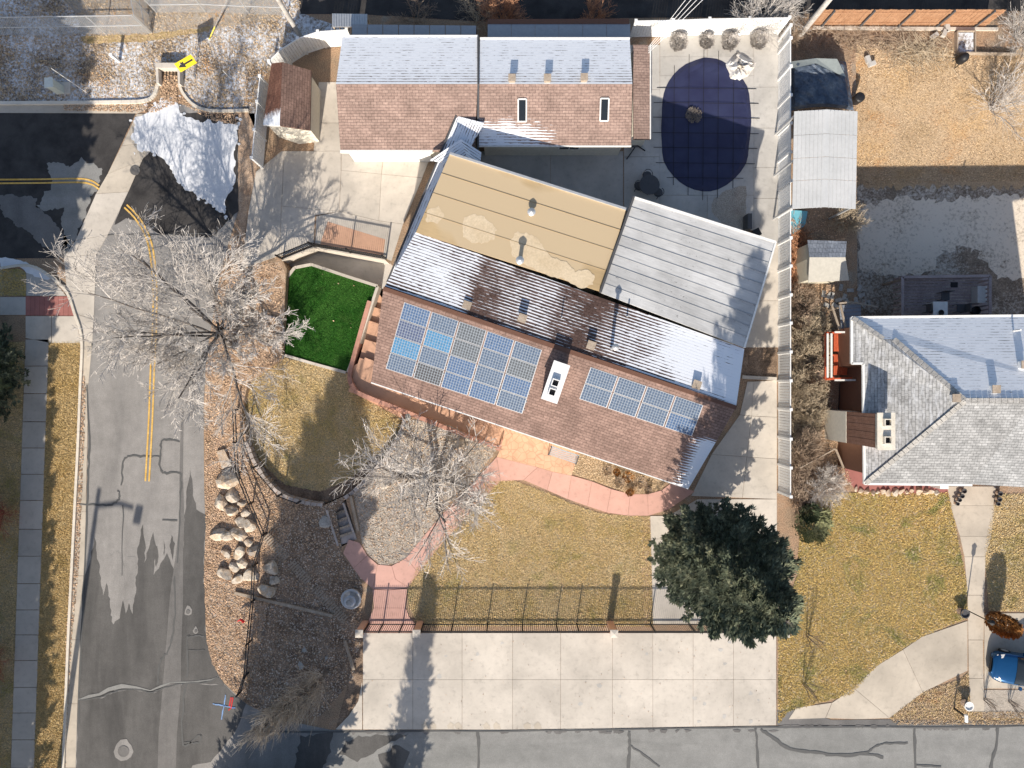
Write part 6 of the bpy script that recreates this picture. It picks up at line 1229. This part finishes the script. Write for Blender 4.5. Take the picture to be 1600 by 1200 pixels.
for i, (x, y, r_) in enumerate(((1502, 766, .16), (1499, 774, .14), (1495, 780, .13), (1492, 786, .11), (1558, 770, .15), (1557, 779, .15), (1555, 786, .13))):
    t = thing('flower_pot', f'dark flower pot lining the {"left" if i < 4 else "right"} side of the entry walk, {ordn[i % 4]} from the house', 'flower pot', W(x, y, .03), 'flower pots by the entry walk'); m = MB(); m.lathe(W(x, y, .03), [(r_ * .7, 0), (r_, .28), (r_ * .98, .3), (r_ * .8, .3), (r_ * .75, .22)], 12); m.build('pot', M['darkgrey'], t); m = MB(); m.lathe(W(x, y, .25), [(r_ * .78, 0), (.02, .02)], 10); m.build('earth', M['darksoil'], t)
mb_ = thing('mailbox', 'white mailbox on a dark post at the kerb', 'mailbox', W(1490, 1107)); b_ = W(1490, 1106); m = MB(); m.bar(b_, b_ + Vector((0, 0, 1.05)), .09); m.build('post', M['black'], mb_); m = MB(); m.tube([b_ + Vector((.02, -.3, 1.12)), b_ + Vector((.0, .12, 1.12))], .1, .1, 10, True); m.build('box', M['white'], mb_)
m = MB(); m.box(W(1468, 757, .6), (.5, .4, .9)); tag(m.build('meter_box', M['white']), 'white box against the front wall of the neighbour house', 'box')
gp = thing('gate_panel', 'thin pale timber barrier across the shaded side yard', 'fence', W(1278, 730)); m = MB(); m.bar(W(1250, 731, .9), W(1305, 701, .9), .06, .12); m.build('top_rail', M['timber'], gp); m = MB(); m.bar(W(1306, 702, .9), W(1318, 731, .9), .08, .12); m.build('side_rail', M['timber'], gp)
for x, y in ((1251, 731), (1305, 702), (1317, 730)): m = MB(); p = W(x, y, .9); m.box(Vector((p.x, p.y, .45)), (.07, .07, .9)); m.build('post', M['timber'], gp)
tr_ = thing('tree_ring', 'ring of brown edging bricks round the big leafless tree', 'edging', W(421, 517))
for k in range(22):
    a = k / 22 * 6.283; p = W(421, 517, .05) + Vector((math.cos(a) * .85, math.sin(a) * .85, 0)); m = MB(); m.box(p, (.11, .21, .12), a); m.build('brick', M['brickblock'], tr_)
# ---- blue car
def car():
    c = W(1594, 1041); t = thing('car', 'blue hatchback parked on the pad beside the entry walk', 'car', c); rz = R(180 - 8); Rm = Matrix.Rotation(rz, 3, 'Z')
    T = lambda x, y, z: c + Rm @ Vector((x, y, z)) + Vector((0, 0, .03))
    paint = flat('blue_car_paint', (.012, .085, .22), .22, .45, .6, .03)
    def loft(secs, name, mat, par, close=True):
        m = MB(); n = len(secs[0])
        for s in secs: m.v += [tuple(T(*p)) for p in s]
        for i in range(len(secs) - 1):
            for k in range(n - 1): m.f.append((i * n + k, i * n + k + 1, (i + 1) * n + k + 1, (i + 1) * n + k))
        for b_ in (0, (len(secs) - 1) * n): m.f.append(tuple(b_ + k for k in range(n)))
        return m.build(name, mat, par, True)
    def sec(x, w, zl, zb, zt): return [(x, w * .92, zl), (x, w, zl + .15), (x, w, zb - .12), (x, w * .95, zb), (x, w * .78, zt), (x, w * .4, zt + .035), (x, 0, zt + .05), (x, -w * .4, zt + .035), (x, -w * .78, zt), (x, -w * .95, zb), (x, -w, zb - .12), (x, -w, zl + .15), (x, -w * .92, zl)]
    body = loft([sec(2.12, .45, .32, .55, .58), sec(2.05, .68, .24, .62, .66), sec(1.85, .83, .2, .70, .74), sec(1.3, .89, .18, .80, .86), sec(.75, .90, .18, .88, .95), sec(0, .90, .18, .92, .96), sec(-1.2, .90, .18, .94, .98), sec(-1.9, .86, .22, .92, .98), sec(-2.1, .75, .3, .8, .86)], 'body', paint, t)
    def cab(x, wb, zb, wt, zt): return [(x, wb, zb), (x, wt, zt), (x, wt * .6, zt + .04), (x, 0, zt + .055), (x, -wt * .6, zt + .04), (x, -wt, zt), (x, -wb, zb)]
    loft([cab(.95, .80, .88, .74, .93), cab(.25, .84, .92, .64, 1.36), cab(-.3, .85, .94, .64, 1.44), cab(-1.3, .84, .95, .62, 1.42), cab(-1.95, .76, .95, .56, 1.05)], 'windows', M['glass'], t)
    loft([[(.12, .6, 1.37), (.12, 0, 1.44), (.12, -.6, 1.37)], [(-.3, .635, 1.455), (-.3, 0, 1.52), (-.3, -.635, 1.455)], [(-1.35, .62, 1.435), (-1.35, 0, 1.50), (-1.35, -.62, 1.435)]], 'roof_panel', paint, t)
    for s in (-1, 1):
        m = MB(); m.add([T(2.04, s * .50, .60), T(1.98, s * .70, .66), T(1.62, s * .82, .785), T(1.70, s * .60, .80), T(1.95, s * .45, .70)], [(0, 1, 2, 3, 4)]); m.build('headlight', M['trim'], t)
        m = MB(); m.box(T(.62, s * 1.0, .98), (.12, .2, .14), rz); m.build('mirror', paint, t)
        m = MB(); m.bar(T(.92, s * .1, .93), T(.55, s * .1 + .45, 1.17), .02); m.build('wiper', M['black'], t)
        for x in (1.32, -1.3):
            m = MB(); m.tube([T(x, s * .72, .31), T(x, s * .92, .31)], .31, .31, 18, True); w_ = m.build('wheel', M['black'], t); m = MB(); m.tube([T(x, s * .9, .31), T(x, s * .925, .31)], .2, .2, 12, True); m.build('rim', M['galv'], w_)
    m = MB(); m.box(T(2.1, 0, .42), (.08, .9, .14), rz); m.build('grille', M['black'], t)
car()
leaves('yard_litter', [(1238, 100), (1330, 95), (1336, 170), (1340, 330), (1330, 330), (1238, 175)], 2500, .014, M['leaf_bits'], 44)

def scrub(name, label, poly, n, mat, seed, l=(.2, .7), zmax=.5):
    r = random.Random(seed); m = MB(); xs = [p[0] for p in poly]; ys = [p[1] for p in poly]
    for _ in range(n):
        x, y = r.uniform(min(xs), max(xs)), r.uniform(min(ys), max(ys))
        if not inside(x, y, poly): continue
        p = W(x, y, 0); a = r.uniform(0, 6.28); k = r.uniform(*l); d = Vector((math.cos(a) * .7, math.sin(a) * .7, r.uniform(.2, 1))).normalized() * k; mid = p + d * .6 + Vector((0, 0, .08)); e = p + d + Vector((math.cos(a) * .15, math.sin(a) * .15, -.05)); m.tube([p, mid, e], .016, .006, 3)
    return tag(kind(m.build(name, M[mat]), 'stuff'), label, 'scrub')
scrub('dry_scrub', 'straw-coloured dry scrub filling the strip along the white fence', [(1236, 455), (1300, 500), (1290, 530), (1290, 640), (1275, 680), (1250, 720), (1236, 720)], 5200, 'twig_tan', 90)
scrub('dry_scrub', 'brown dead growth between the tool shed and the white fence', [(1234, 330), (1262, 370), (1252, 450), (1234, 455)], 1400, 'twig_orange', 91)
scrub('dry_scrub', 'grey-brown brush at the foot of the white fence above the side lawn', [(1236, 690), (1275, 690), (1262, 790), (1236, 790)], 1600, 'twig_brown', 92)
